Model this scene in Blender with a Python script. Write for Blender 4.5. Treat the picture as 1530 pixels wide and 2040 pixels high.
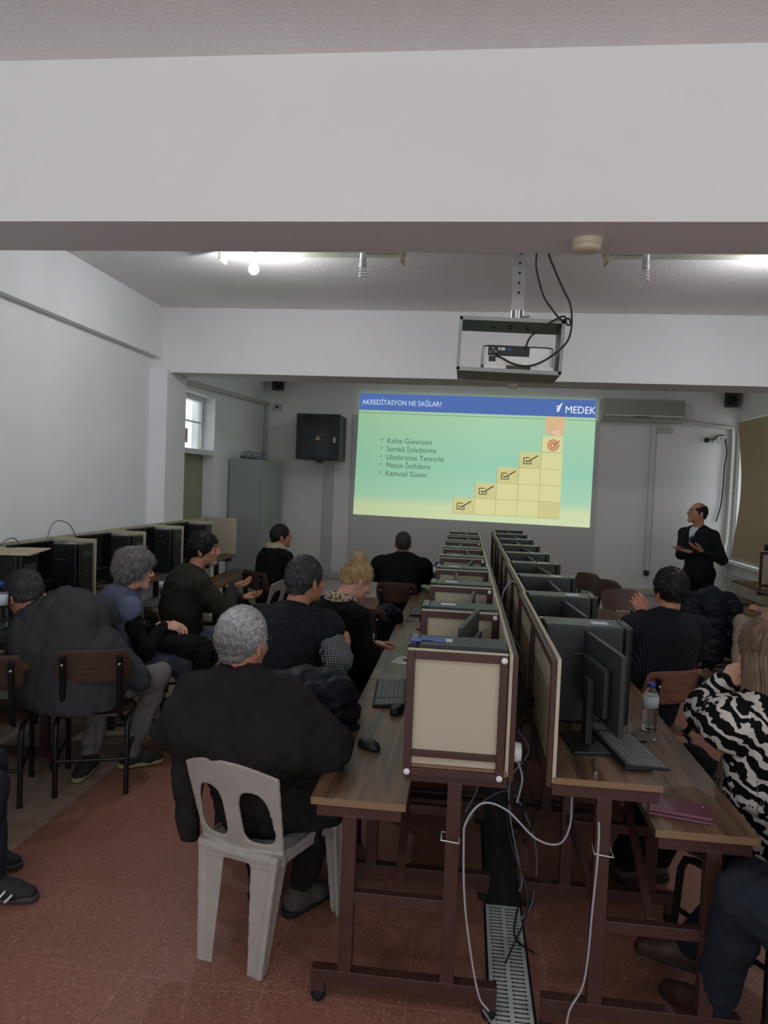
import bpy, bmesh, math, random
import numpy as np
from mathutils import Vector, Matrix
PI = math.pi
for o in list(bpy.data.objects): bpy.data.objects.remove(o, do_unlink=True)
SC = bpy.context.scene
COL = SC.collection
rnd = random.Random(7)

# ------------------------------------------------------------------ camera, world, big lights, exposure
cam_d = bpy.data.cameras.new('camera'); cam = bpy.data.objects.new('camera', cam_d); COL.objects.link(cam)
cy = Vector((163, 55, -1465)).normalized()
cx = Vector((13365, -590, 1465)); cx = (cx - cy*cx.dot(cy)).normalized()
cz = cx.cross(cy)
cam.matrix_world = Matrix.Translation((0, 0, 1.8)) @ Matrix((cx, cy, cz)).to_4x4()
cam_d.sensor_fit = 'VERTICAL'; cam_d.sensor_height = 36.0; cam_d.lens = 36.0*1465/2040
cam_d.clip_start = 0.05; cam_d.clip_end = 100
SC.camera = cam
SC.view_settings.view_transform = 'Standard'; SC.view_settings.look = 'None'
SC.view_settings.gamma = 1; SC.view_settings.use_curve_mapping = False
SC.view_settings.exposure = 0.0
w = bpy.data.worlds.new('sky'); SC.world = w; w.use_nodes = True
w.node_tree.nodes['Background'].inputs[0].default_value = (0.92, 0.96, 1.0, 1)
w.node_tree.nodes['Background'].inputs[1].default_value = 2.0

def area(name, loc, rot, sx, sy, power, col):
    l = bpy.data.lights.new(name, 'AREA'); l.shape = 'RECTANGLE'; l.size = sx; l.size_y = sy
    l.energy = power; l.color = col
    o = bpy.data.objects.new(name, l); COL.objects.link(o); o.location = loc; o.rotation_euler = rot
    return o
# area light added behind the photographer, standing in for unseen rear windows
area('rear_fill_daylight', (0.3, -3.3, 1.9), (math.radians(99), 0, 0), 6.2, 1.5, 104, (0.92, 0.965, 1.0))
BULB = 540.0

# ------------------------------------------------------------------ materials
def lin(c):
    return tuple(((v/255)/12.92 if v/255 <= .04045 else ((v/255+.055)/1.055)**2.4) for v in c)
MATS = {}
def mat(name, col=(128,128,128), rough=.6, metal=0, noise=0, nscale=30, bump=0, bscale=60, spec=.5, trans=0, emit=0, alpha=1, stretch=None, sheen=0, detail=4, ior=1.45):
    if name in MATS: return MATS[name]
    m = bpy.data.materials.new(name); m.use_nodes = True
    nt = m.node_tree; b = nt.nodes['Principled BSDF']
    c = lin(col)
    b.inputs['Base Color'].default_value = (*c, 1); b.inputs['Roughness'].default_value = rough
    b.inputs['Metallic'].default_value = metal; b.inputs['Specular IOR Level'].default_value = spec
    b.inputs['Transmission Weight'].default_value = trans; b.inputs['IOR'].default_value = ior
    b.inputs['Alpha'].default_value = alpha
    if sheen: b.inputs['Sheen Weight'].default_value = sheen
    if emit:
        b.inputs['Emission Color'].default_value = (*c, 1); b.inputs['Emission Strength'].default_value = emit
    if noise or bump:
        tc = nt.nodes.new('ShaderNodeTexCoord'); mp = nt.nodes.new('ShaderNodeMapping')
        nt.links.new(tc.outputs['Object'], mp.inputs['Vector'])
        if stretch: mp.inputs['Scale'].default_value = stretch
    if noise:
        n = nt.nodes.new('ShaderNodeTexNoise'); n.inputs['Scale'].default_value = nscale; n.inputs['Detail'].default_value = detail
        nt.links.new(mp.outputs[0], n.inputs['Vector'])
        r = nt.nodes.new('ShaderNodeValToRGB'); r.color_ramp.elements[0].position = .3; r.color_ramp.elements[1].position = .7
        r.color_ramp.elements[0].color = (*[v*(1-noise) for v in c], 1); r.color_ramp.elements[1].color = (*[min(1, v*(1+noise)) for v in c], 1)
        nt.links.new(n.outputs[0], r.inputs[0]); nt.links.new(r.outputs[0], b.inputs['Base Color'])
    if bump:
        n2 = nt.nodes.new('ShaderNodeTexNoise'); n2.inputs['Scale'].default_value = bscale; n2.inputs['Detail'].default_value = 3
        nt.links.new(mp.outputs[0], n2.inputs['Vector'])
        bp = nt.nodes.new('ShaderNodeBump'); bp.inputs['Strength'].default_value = bump; bp.inputs['Distance'].default_value = .004
        nt.links.new(n2.outputs[0], bp.inputs['Height']); nt.links.new(bp.outputs[0], b.inputs['Normal'])
    MATS[name] = m
    return m
def nodes(m): return m.node_tree, m.node_tree.nodes, m.node_tree.links, m.node_tree.nodes['Principled BSDF']
def mathn(nt, op, a, b=None, c=None):
    n = nt.nodes.new('ShaderNodeMath'); n.operation = op
    for i, v in enumerate((a, b, c)):
        if v is None: continue
        if isinstance(v, (int, float)): n.inputs[i].default_value = v
        else: nt.links.new(v, n.inputs[i])
    return n.outputs[0]
def mixc(nt, f, a, b):
    n = nt.nodes.new('ShaderNodeMix'); n.data_type = 'RGBA'
    if isinstance(f, (int, float)): n.inputs[0].default_value = f
    else: nt.links.new(f, n.inputs[0])
    for i, v in ((6, a), (7, b)):
        if isinstance(v, tuple): n.inputs[i].default_value = (*v[:3], 1)
        else: nt.links.new(v, n.inputs[i])
    return n.outputs[2]

def wall_mat(name, col, bump, bscale=90):
    m = mat(name, col, .85, bump=bump, bscale=bscale, noise=.035, nscale=1.3, spec=.2)
    return m
M_wall = wall_mat('painted_plaster', (232,233,235), .25)
M_wallf = wall_mat('front_wall_paint', (226,224,223), .15)
M_beam = wall_mat('beam_plaster', (230,228,229), .45, 70)
M_ceil = wall_mat('rough_ceiling_plaster', (240,236,235), 1.0, 55)
# floor: red terrazzo with pale specks and thin pale joints, beige tiles along the left side
M_floor = bpy.data.materials.new('terrazzo_floor'); M_floor.use_nodes = True
nt, N, L, B = nodes(M_floor)
tc = N.new('ShaderNodeTexCoord'); sp = N.new('ShaderNodeSeparateXYZ'); L.new(tc.outputs['Object'], sp.inputs[0])
big = N.new('ShaderNodeTexNoise'); big.inputs['Scale'].default_value = 2.2; big.inputs['Detail'].default_value = 5; L.new(tc.outputs['Object'], big.inputs[0])
v1 = N.new('ShaderNodeTexVoronoi'); v1.inputs['Scale'].default_value = 250; L.new(tc.outputs['Object'], v1.inputs['Vector'])
base = mixc(nt, big.outputs[0], lin((124,82,68)), lin((160,112,95)))
sv = N.new('ShaderNodeSeparateColor'); L.new(v1.outputs['Color'], sv.inputs[0])
f1 = mathn(nt, 'GREATER_THAN', sv.outputs[0], .80)
f2 = mathn(nt, 'LESS_THAN', sv.outputs[1], .16)
c1 = mixc(nt, mathn(nt, 'MULTIPLY', f1, .26), base, lin((190,140,124)))
c2 = mixc(nt, mathn(nt, 'MULTIPLY', f2, .5), c1, lin((80,38,32)))
f3 = mathn(nt, 'GREATER_THAN', sv.outputs[2], .985)
c2 = mixc(nt, mathn(nt, 'MULTIPLY', f3, .45), c2, lin((225,205,190)))
def joints(out, step, off, wd):
    a = mathn(nt, 'ADD', out, off); b = mathn(nt, 'DIVIDE', a, step); c = mathn(nt, 'FRACT', b)
    return mathn(nt, 'LESS_THAN', c, wd/step)
jl = mathn(nt, 'MAXIMUM', joints(sp.outputs[0], .5, 10.13, .004), joints(sp.outputs[1], .5, 10.05, .004))
c3 = mixc(nt, mathn(nt, 'MULTIPLY', jl, .45), c2, lin((185,140,128)))
n5 = N.new('ShaderNodeTexNoise'); n5.inputs['Scale'].default_value = 9; n5.inputs['Detail'].default_value = 6; L.new(tc.outputs['Object'], n5.inputs[0])
tile = mixc(nt, n5.outputs[0], lin((132,112,100)), lin((172,152,138)))
jl2 = mathn(nt, 'MAXIMUM', joints(sp.outputs[0], .4, 10.04, .005), joints(sp.outputs[1], .4, 10.2, .005))
tile = mixc(nt, mathn(nt, 'MULTIPLY', jl2, .7), tile, lin((80,60,54)))
fin = mixc(nt, mathn(nt, 'LESS_THAN', sp.outputs[0], -2.04), c3, tile)
L.new(fin, B.inputs['Base Color']); B.inputs['Roughness'].default_value = .42; B.inputs['Specular IOR Level'].default_value = .35
# wood laminate
def wood(name, ca, cb, along='Y'):
    m = bpy.data.materials.new(name); m.use_nodes = True
    nt, N, L, B = nodes(m)
    tc = N.new('ShaderNodeTexCoord'); mp = N.new('ShaderNodeMapping'); L.new(tc.outputs['Object'], mp.inputs[0])
    mp.inputs['Scale'].default_value = (14, 1.1, 14) if along == 'Y' else (1.1, 14, 14)
    n = N.new('ShaderNodeTexNoise'); n.inputs['Scale'].default_value = 1.6; n.inputs['Detail'].default_value = 7; n.inputs['Distortion'].default_value = .6
    L.new(mp.outputs[0], n.inputs[0])
    r = N.new('ShaderNodeValToRGB'); r.color_ramp.elements[0].position = .32; r.color_ramp.elements[1].position = .72
    r.color_ramp.elements[0].color = (*lin(ca), 1); r.color_ramp.elements[1].color = (*lin(cb), 1)
    L.new(n.outputs[0], r.inputs[0]); L.new(r.outputs[0], B.inputs['Base Color'])
    B.inputs['Roughness'].default_value = .42; B.inputs['Specular IOR Level'].default_value = .4
    return m
M_wood = wood('walnut_laminate', (66,50,38), (134,103,76))
M_edge = mat('laminate_edge', (128,100,74), .5)
M_ply = mat('chair_plywood', (78,57,50), .45, noise=.25, nscale=6, stretch=(1,12,12))
M_plyd = mat('chair_plywood_dark', (62,44,38), .45, noise=.25, nscale=6, stretch=(1,12,12))
M_brown = mat('brown_steel', (66,40,36), .45, noise=.12, nscale=20)
M_cream = mat('cream_panel', (180,170,149), .55, noise=.03, nscale=3)
M_black = mat('black_plastic', (24,25,27), .5, bump=.1, bscale=300)
M_dk = mat('dark_grey_plastic', (40,43,45), .45)
M_screen = mat('screen_glass', (10,11,13), .15)
M_case = mat('pc_case_steel', (34,38,40), .38, noise=.06, nscale=5)
M_key = mat('key_plastic', (92,94,96), .5)
M_tube = mat('black_tube_steel', (20,20,22), .35)
M_rub = mat('rubber', (16,15,15), .8)
M_steel = mat('brushed_steel', (170,170,172), .28, metal=1, noise=.1, nscale=40, stretch=(1,1,12))
M_pfr = mat('projector_cage_paint', (104,112,106), .5, noise=.08, nscale=8)
M_white = mat('white_plastic', (222,222,220), .4)
M_chairp = mat('white_chair_plastic', (158,152,147), .5, noise=.07, nscale=14)
M_ivory = mat('ivory_plastic', (206,194,168), .5)
M_paper = mat('paper', (220,222,224), .8)
M_card = mat('cardboard', (178,160,140), .85, noise=.05, nscale=20)
M_cab = mat('grey_cabinet_paint', (146,152,150), .5)
M_net = mat('rack_black', (34,36,40), .45)
M_rglass = mat('smoked_glass', (38,42,46), .12)
M_olive = mat('olive_door_paint', (146,148,122), .6)
M_blind = mat('blind_fabric', (172,154,124), .9, noise=.05, nscale=60)
M_al = mat('aluminium', (190,192,192), .4, metal=.6)
M_skin = mat('skin', (176,122,98), .55, noise=.08, nscale=14, bump=.15, bscale=120)
M_skin2 = mat('fair_skin', (204,156,134), .55, noise=.07, nscale=14, bump=.15, bscale=120)
M_cw = mat('white_cable', (158,158,166), .5)
M_cb = mat('black_cable', (22,22,24), .5)
M_cg = mat('grey_cable', (110,116,130), .5)
M_blue = mat('blue_cap', (34,64,160), .4)
M_pet = mat('clear_bottle', (235,242,246), .05, trans=1.0, ior=1.2)
M_wat = mat('water', (240,248,250), .02, trans=1.0, ior=1.33)
M_glass = mat('window_glass', (235,240,240), .03, trans=1.0, ior=1.05)

# ------------------------------------------------------------------ mesh builder
class MB:
    def __init__(s): s.v = []; s.f = []; s.sm = []; s.mi = []; s.cur = 0
    def add(s, vs, fs, smooth=False):
        o = len(s.v); s.v += [tuple(v) for v in vs]; s.f += [tuple(i+o for i in f) for f in fs]
        s.sm += [smooth]*len(fs); s.mi += [s.cur]*len(fs); return s
    def box(s, x0, x1, y0, y1, z0, z1, M=None):
        x0, x1 = min(x0, x1), max(x0, x1); y0, y1 = min(y0, y1), max(y0, y1); z0, z1 = min(z0, z1), max(z0, z1)
        vs = [Vector((x, y, z)) for x in (x0, x1) for y in (y0, y1) for z in (z0, z1)]
        if M is not None: vs = [M @ v for v in vs]
        return s.add(vs, [(0,1,3,2), (4,6,7,5), (0,4,5,1), (2,3,7,6), (0,2,6,4), (1,5,7,3)])
    def bar(s, a, b, wx, wz, up=(0,0,1)):
        a = Vector(a); b = Vector(b); d = (b-a); L_ = d.length; d.normalize(); u = Vector(up)
        if abs(d.dot(u)) > .98: u = Vector((0,1,0))
        r = d.cross(u).normalized(); u = r.cross(d)
        M = Matrix((r, d, u)).transposed().to_4x4(); M.translation = a
        return s.box(-wx/2, wx/2, 0, L_, -wz/2, wz/2, M)
    def tube(s, pts, r, n=8, cap=True):
        pts = [Vector(p) for p in pts]; rs = r if isinstance(r, (list, tuple)) else [r]*len(pts)
        vs = []; u = None
        for i, p in enumerate(pts):
            d = (pts[min(i+1, len(pts)-1)] - pts[max(i-1, 0)]).normalized()
            if u is None:
                u = Vector((0,0,1)) if abs(d.z) < .9 else Vector((0,1,0))
            u = (u - d*u.dot(d)).normalized(); v = d.cross(u)
            for k in range(n):
                a = 2*PI*k/n; vs.append(p + (u*math.cos(a)+v*math.sin(a))*rs[i])
        fs = []
        for i in range(len(pts)-1):
            for k in range(n):
                a = i*n+k; b = i*n+(k+1) % n; fs.append((a, b, b+n, a+n))
        s.add(vs, fs, True)
        if cap:
            s.add(vs[:n], [tuple(range(n-1, -1, -1))]); s.add(vs[-n:], [tuple(range(n))])
        return s
    def lathe(s, prof, c=(0,0,0), n=20, M=None):
        vs = []; c = Vector(c); ix = []
        for r, z in prof:
            m_ = 1 if r < 1e-5 else n; ix.append((len(vs), m_))
            for k in range(m_):
                a = 2*PI*k/n; v = Vector((r*math.cos(a) if m_ > 1 else 0, r*math.sin(a) if m_ > 1 else 0, z)); vs.append((M @ v if M is not None else v) + c)
        fs = []
        for (a0, na), (b0, nb_) in zip(ix, ix[1:]):
            for k in range(n):
                q = (k+1) % n
                if na > 1 and nb_ > 1: fs.append((a0+k, a0+q, b0+q, b0+k))
                elif na > 1: fs.append((a0+k, a0+q, b0))
                elif nb_ > 1: fs.append((a0, b0+q, b0+k))
        s.add(vs, fs, True)
        if prof[0][0] > 1e-5: s.add(vs[:n], [tuple(range(n-1, -1, -1))])
        if prof[-1][0] > 1e-5: s.add(vs[-n:], [tuple(range(n))])
        return s
    def prism(s, poly, t0, t1, f):
        n = len(poly); vs = [f(a, b, t0) for a, b in poly] + [f(a, b, t1) for a, b in poly]
        fs = [tuple(range(n-1, -1, -1)), tuple(range(n, 2*n))] + [(i, (i+1) % n, (i+1) % n+n, i+n) for i in range(n)]
        return s.add(vs, fs)
    def build(s, name, m, parent=None, bevel=0, loc=None):
        me = bpy.data.meshes.new(name); me.from_pydata(s.v, [], s.f)
        for p, sm, mi in zip(me.polygons, s.sm, s.mi): p.use_smooth = sm; p.material_index = mi
        ms = m if isinstance(m, (list, tuple)) else [m]
        for q in ms: me.materials.append(q)
        bm = bmesh.new(); bm.from_mesh(me); bmesh.ops.recalc_face_normals(bm, faces=bm.faces); bm.to_mesh(me); bm.free()
        me.update()
        o = bpy.data.objects.new(name, me); COL.objects.link(o)
        if parent is not None: o.parent = parent
        if loc: o.location = loc
        if bevel:
            b = o.modifiers.new('bevel', 'BEVEL'); b.width = bevel; b.segments = 2; b.limit_method = 'ANGLE'; b.angle_limit = 1.0
        return o
def tag(o, label=None, cat=None, group=None, kind=None):
    if label: o['label'] = label
    if cat: o['category'] = cat
    if group: o['group'] = group
    if kind: o['kind'] = kind
    return o
def thing(name, label, cat, loc=(0,0,0), rz=0, group=None):
    o = bpy.data.objects.new(name, None); COL.objects.link(o); o.location = loc; o.rotation_euler = (0,0,rz)
    o.empty_display_size = .1
    return tag(o, label, cat, group)
def dup(root, loc, rz=None, label=None, group=None):
    r = root.copy(); COL.objects.link(r); r.location = loc
    if rz is not None: r.rotation_euler = (0,0,rz)
    if label: r['label'] = label
    if group: r['group'] = group
    for ch in list(root.children):
        c = ch.copy(); COL.objects.link(c); c.parent = r
        for g in ch.children:
            d = g.copy(); COL.objects.link(d); d.parent = c
    return r
def struct(o): o['kind'] = 'structure'; return o
def spline(pts, n=8):
    P = [Vector(p) for p in pts]; P = [P[0]*2-P[1]] + P + [P[-1]*2-P[-2]]; out = []
    for i in range(1, len(P)-2):
        a, b, c, d = P[i-1:i+3]
        for k in range(n):
            t = k/n
            out.append(.5*((2*b)+(c-a)*t+(2*a-5*b+4*c-d)*t*t+(3*b-a-3*c+d)*t**3))
    return out + [P[-2]]

# ------------------------------------------------------------------ the room
YB, YF, XL, XR, ZC = -3.6, 11.2, -3.15, 3.87, 3.44
struct(MB().box(XL-.5, XR+.5, YB-.3, YF+.3, -.2, 0).build('floor', M_floor))
struct(MB().box(XL-.5, XR+.5, YB-.3, YF+.3, ZC, ZC+.2).build('ceiling', M_ceil))
struct(MB().box(XL-.4, XR+.4, 2.86, 3.24, 2.8, ZC+.02).build('trim_1', M_beam))
struct(MB().box(XL-.4, XR+.4, 7.10, 7.58, 2.8, ZC+.02).build('trim_2', M_beam))
struct(MB().box(XL-.4, -3.07, 3.0, 7.2, 2.94, ZC+.01).build('trim_3', M_wall))      # beam along the left wall
struct(MB().box(XL-.4, -2.97, 7.02, 7.52, 0, 2.82).build('trim_4', M_wall))         # pillar
m = MB()
m.box(XL-.3, XL, YB-.2, 7.4, 0, ZC); m.box(XL-.3, XL, 8.94, YF+.2, 0, ZC); m.box(XL-.3, XL, 7.4, 8.94, 2.74, ZC)
struct(m.build('wall_left', M_wall))
struct(MB().box(XL-.3, XR+.3, YF, YF+.25, 0, ZC).build('wall_front', M_wallf))
m = MB(); m.box(XR, XR+.25, YB-.2, 8.2, 0, ZC); m.box(XR, XR+.25, 11.12, YF+.2, 0, ZC)
m.box(XR, XR+.25, 8.2, 11.12, 0, .86); m.box(XR, XR+.25, 8.2, 11.12, 2.87, ZC)
struct(m.build('wall_right', M_wallf))
struct(MB().box(XL-.3, XR+.3, YB-.25, YB, 0, ZC).build('wall_rear', M_wall))
# door and transom window in the left recess
d = MB().box(-3.33, -3.29, 7.45, 8.94, 0, 2.03).build('door_1', M_olive); struct(d)
MB().box(-3.29, -3.275, 8.15, 8.165, .05, 1.98).build('door_seam', M_brown, d)
m = MB(); m.box(-3.36, -3.14, 7.42, 8.93, 2.03, 2.09); m.box(-3.36, -3.28, 7.42, 8.93, 2.68, 2.74); m.box(-3.36, -3.30, 8.88, 8.935, 2.09, 2.68); m.box(-3.36, -3.28, 7.42, 7.5, 2.11, 2.66)
m.box(-3.34, -3.31, 7.5, 8.88, 2.42, 2.44)
wn = struct(m.build('window_1', M_white)); MB().box(-3.325, -3.32, 7.5, 8.88, 2.09, 2.68).build('pane', M_glass, wn)
pb = MB().box(-3.62, -3.6, 7.2, 9.2, 2.2, 2.38).build('opposite_wall_band', mat('purple_band', (80,50,62), .7)); tag(pb, 'dark purple band seen through the transom window above the door', 'wall band')
# right window: frame, pane, sill
m = MB(); m.box(XR+.02, XR+.07, 8.2, 11.12, .86, .91); m.box(XR+.02, XR+.07, 8.2, 11.12, 2.82, 2.87)
for y in (8.2, 9.5, 11.09): m.box(XR+.02, XR+.07, y, y+.03, .86, 2.87)
wn = struct(m.build('window_2', M_white)); MB().box(XR+.035, XR+.038, 8.22, 11.10, .90, 2.83).build('pane', M_glass, wn)
MB().box(XR-.10, XR+.02, 8.15, 11.12, .82, .86).build('window_sill', M_white, wn)
# wall-mounted white panel behind the slide and the grey-white column strip
wb = MB().box(-1.76, 1.93, YF-.03, YF-.001, .42, 2.80).build('whiteboard', mat('board_white', (196,196,196), .55), bevel=.003)
tag(wb, 'large pale board fixed to the front wall behind the projected slide', 'whiteboard')
m = MB(); m.box(-2.62, XR-.02, YF-.045, YF, .27, .37); m.box(-2.62, XR-.02, YF-.05, YF-.045, .30, .34)
struct(m.build('trim_5', mat('trunking', (188,186,180), .5)))
# ------------------------------------------------------------------ front wall fittings
M_trk = MATS['trunking']
Y0 = YF-.031
def S(u, v, d=0):       # slide corners (u right, v up)
    tl = Vector((-1.663, 0, 3.131)); tr = Vector((1.861, 0, 3.113)); bl = Vector((-1.70, 0, 1.276)); br = Vector((1.853, 0, 1.231))
    p = (bl*(1-u)+br*u)*(1-v) + (tl*(1-u)+tr*u)*v; p.y = Y0-.004-d; return p
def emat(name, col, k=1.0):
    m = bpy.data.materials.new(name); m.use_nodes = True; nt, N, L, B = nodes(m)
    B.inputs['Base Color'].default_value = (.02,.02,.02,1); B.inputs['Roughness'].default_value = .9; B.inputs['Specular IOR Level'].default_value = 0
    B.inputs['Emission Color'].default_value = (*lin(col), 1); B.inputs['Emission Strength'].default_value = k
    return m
def quad(name, u0, u1, v0, v1, d, m, parent, res=1):
    b = MB(); n = res
    vs = [S(u0+(u1-u0)*i/n, v0+(v1-v0)*j/n, d) for i in range(n+1) for j in range(n+1)]
    vs2 = [v+Vector((0, .002, 0)) for v in vs]
    b.add(vs, [(i*(n+1)+j, (i+1)*(n+1)+j, (i+1)*(n+1)+j+1, i*(n+1)+j+1) for i in range(n) for j in range(n)])
    return b.build(name, m, parent)
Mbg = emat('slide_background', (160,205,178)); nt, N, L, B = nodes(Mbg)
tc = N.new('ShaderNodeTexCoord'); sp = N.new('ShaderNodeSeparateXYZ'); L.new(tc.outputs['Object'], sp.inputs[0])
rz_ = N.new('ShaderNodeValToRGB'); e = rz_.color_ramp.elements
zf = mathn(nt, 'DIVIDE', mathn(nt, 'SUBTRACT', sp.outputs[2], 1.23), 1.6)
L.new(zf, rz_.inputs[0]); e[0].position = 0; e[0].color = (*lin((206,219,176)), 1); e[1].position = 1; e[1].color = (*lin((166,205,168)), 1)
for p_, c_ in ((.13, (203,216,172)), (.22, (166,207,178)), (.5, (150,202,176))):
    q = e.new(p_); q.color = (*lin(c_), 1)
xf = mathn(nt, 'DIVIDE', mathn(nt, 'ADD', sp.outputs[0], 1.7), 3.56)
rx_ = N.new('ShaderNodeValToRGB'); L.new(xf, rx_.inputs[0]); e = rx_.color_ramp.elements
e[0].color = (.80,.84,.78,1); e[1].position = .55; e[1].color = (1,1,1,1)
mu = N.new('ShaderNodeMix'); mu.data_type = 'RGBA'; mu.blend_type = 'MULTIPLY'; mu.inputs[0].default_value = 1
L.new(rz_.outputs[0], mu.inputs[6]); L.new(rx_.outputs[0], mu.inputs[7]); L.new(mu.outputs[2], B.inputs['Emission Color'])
slide = quad('projected_slide', 0, 1, 0, 1, 0, Mbg, None, 1); slide.name = 'projected_slide'  # light of the projection is put into this panel as emission
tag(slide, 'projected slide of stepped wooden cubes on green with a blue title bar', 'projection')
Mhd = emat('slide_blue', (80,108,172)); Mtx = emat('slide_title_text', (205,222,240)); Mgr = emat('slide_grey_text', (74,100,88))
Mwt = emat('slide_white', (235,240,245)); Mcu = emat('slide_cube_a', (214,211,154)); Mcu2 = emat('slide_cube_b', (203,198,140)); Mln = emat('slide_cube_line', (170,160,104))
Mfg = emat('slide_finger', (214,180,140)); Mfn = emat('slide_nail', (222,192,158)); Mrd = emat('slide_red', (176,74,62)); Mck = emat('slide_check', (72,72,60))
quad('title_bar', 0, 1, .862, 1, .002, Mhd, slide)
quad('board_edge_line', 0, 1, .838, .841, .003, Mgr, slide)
def text(name, s_, u, v, size, m, parent, align='LEFT', bold=0.0, sx=1.0):
    cu = bpy.data.curves.new(name, 'FONT'); cu.body = s_; cu.size = size; cu.align_x = align; cu.offset = bold; cu.resolution_u = 3; cu.extrude = .0005
    t = bpy.data.objects.new(name, cu); COL.objects.link(t)
    bpy.context.view_layer.update()
    me = bpy.data.meshes.new_from_object(t.evaluated_get(bpy.context.evaluated_depsgraph_get()))
    bpy.data.objects.remove(t)
    me.materials.clear(); me.materials.append(m)
    for p_ in me.polygons: p_.material_index = 0
    o = bpy.data.objects.new(name, me); COL.objects.link(o)
    p0 = S(u, v, .006); p1 = S(u+.05, v, .006); a = math.atan2(p1.z-p0.z, p1.x-p0.x)
    o.matrix_world = Matrix.Translation(p0) @ Matrix.Rotation(-a, 4, 'Y') @ Matrix.Rotation(PI/2, 4, 'X') @ Matrix.Diagonal((sx, 1, 1, 1))
    if parent is not None: o.parent = parent
    return o
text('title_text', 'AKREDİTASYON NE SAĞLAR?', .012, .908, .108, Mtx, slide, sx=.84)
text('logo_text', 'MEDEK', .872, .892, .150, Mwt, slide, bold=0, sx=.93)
b = MB()
for k in range(3):
    u, v = .838, .950-.018*k
    for (a0, a1) in (((0, .0), (.006, -.014)), ((.006, -.014), (.022-.004*k, .020))):
        p = S(u+a0[0], v+a0[1], .006); q = S(u+a1[0], v+a1[1], .006); b.bar(p, q, .014, .004, (0,1,0))
b.build('logo_mark', Mwt, slide)
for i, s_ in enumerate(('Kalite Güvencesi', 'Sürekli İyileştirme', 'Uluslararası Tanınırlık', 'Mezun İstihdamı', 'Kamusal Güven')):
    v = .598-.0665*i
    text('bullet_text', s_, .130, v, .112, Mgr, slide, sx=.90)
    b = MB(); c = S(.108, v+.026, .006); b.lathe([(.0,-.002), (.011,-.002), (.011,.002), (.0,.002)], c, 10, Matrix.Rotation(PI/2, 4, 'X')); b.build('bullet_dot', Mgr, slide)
cw, chh = .0895, .130
for c_ in range(5):
    for r_ in range(c_+1 if c_ < 4 else 4):
        u0 = .427+c_*cw; v0 = .055+r_*chh
        if c_ == 4 and False: pass
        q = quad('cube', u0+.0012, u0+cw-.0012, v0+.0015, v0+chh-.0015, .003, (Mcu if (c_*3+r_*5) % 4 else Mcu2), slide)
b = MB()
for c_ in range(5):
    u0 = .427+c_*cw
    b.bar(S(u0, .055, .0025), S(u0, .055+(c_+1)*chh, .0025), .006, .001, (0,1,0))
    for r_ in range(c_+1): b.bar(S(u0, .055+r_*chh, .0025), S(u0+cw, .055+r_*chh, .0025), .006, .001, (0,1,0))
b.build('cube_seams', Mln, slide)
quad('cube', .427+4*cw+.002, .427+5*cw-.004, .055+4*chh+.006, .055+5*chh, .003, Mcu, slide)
for c_ in range(4):
    u = .427+c_*cw+.018; v = .055+c_*chh+.035; b = MB(); dd = .007
    for p, q in (((0,0), (.03,0)), ((0,0), (0,.048)), ((0,.048), (.024,.048)), ((.03,0), (.03,.026))):
        b.bar(S(u+p[0], v+p[1], dd), S(u+q[0], v+q[1], dd), .013, .002, (0,1,0))
    for p, q in (((.007,.028), (.015,.014)), ((.015,.014), (.058,.068))):
        b.bar(S(u+p[0], v+p[1], dd), S(u+q[0], v+q[1], dd), .017, .002, (0,1,0))
    b.build('check_mark', Mck, slide)
b = MB(); c = S(.427+4.52*cw, .055+4.46*chh, .007)
for r_ in (.03, .055, .08):
    pts = [c+Vector((r_*math.cos(a*PI/10), 0, r_*math.sin(a*PI/10))) for a in range(21)]
    b.tube(pts, .0065 if r_ > .05 else .008, 5)
b.bar(c, c+Vector((.10, 0, .075)), .012, .002, (0,1,0)); b.build('target_mark', Mrd, slide)
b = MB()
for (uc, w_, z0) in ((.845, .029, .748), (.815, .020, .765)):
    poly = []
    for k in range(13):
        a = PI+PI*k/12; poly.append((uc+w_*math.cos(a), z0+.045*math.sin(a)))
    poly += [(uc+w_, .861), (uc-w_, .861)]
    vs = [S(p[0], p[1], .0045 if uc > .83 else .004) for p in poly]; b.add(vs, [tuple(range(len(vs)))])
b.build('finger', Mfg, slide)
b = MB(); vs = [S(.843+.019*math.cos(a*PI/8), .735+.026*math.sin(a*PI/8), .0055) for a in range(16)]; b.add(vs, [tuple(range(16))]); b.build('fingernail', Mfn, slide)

# air conditioner
t = thing('air_conditioner', 'long white split air conditioner high on the front wall right of the slide', 'air conditioner', (2.5, YF, 2.80))
m = MB(); prof = [(-.20,.04), (-.23,.10), (-.235,.29), (-.22,.325), (0,.325), (0,0), (-.15,0)]
m.prism(prof, -.585, .575, lambda a, b_, t_: (t_, a, b_)); m.build('housing', mat('aircon_plastic', (170,166,158), .45), t, .006)
MB().box(-.55, .54, -.242, -.236, .10, .28).build('front_panel', mat('aircon_panel', (156,151,143), .4), t, .003)
MB().box(-.55, .54, -.246, -.22, .078, .094).build('trim_strip', M_white, t)
MB().box(-.13, .08, -.249, -.24, .065, .076).build('display', M_dk, t)
m = MB(); m.bar((-.55, -.195, .02), (.54, -.195, .02), .07, .006, (0, .4, 1)); m.build('louvre', MATS['aircon_plastic'], t)
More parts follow.
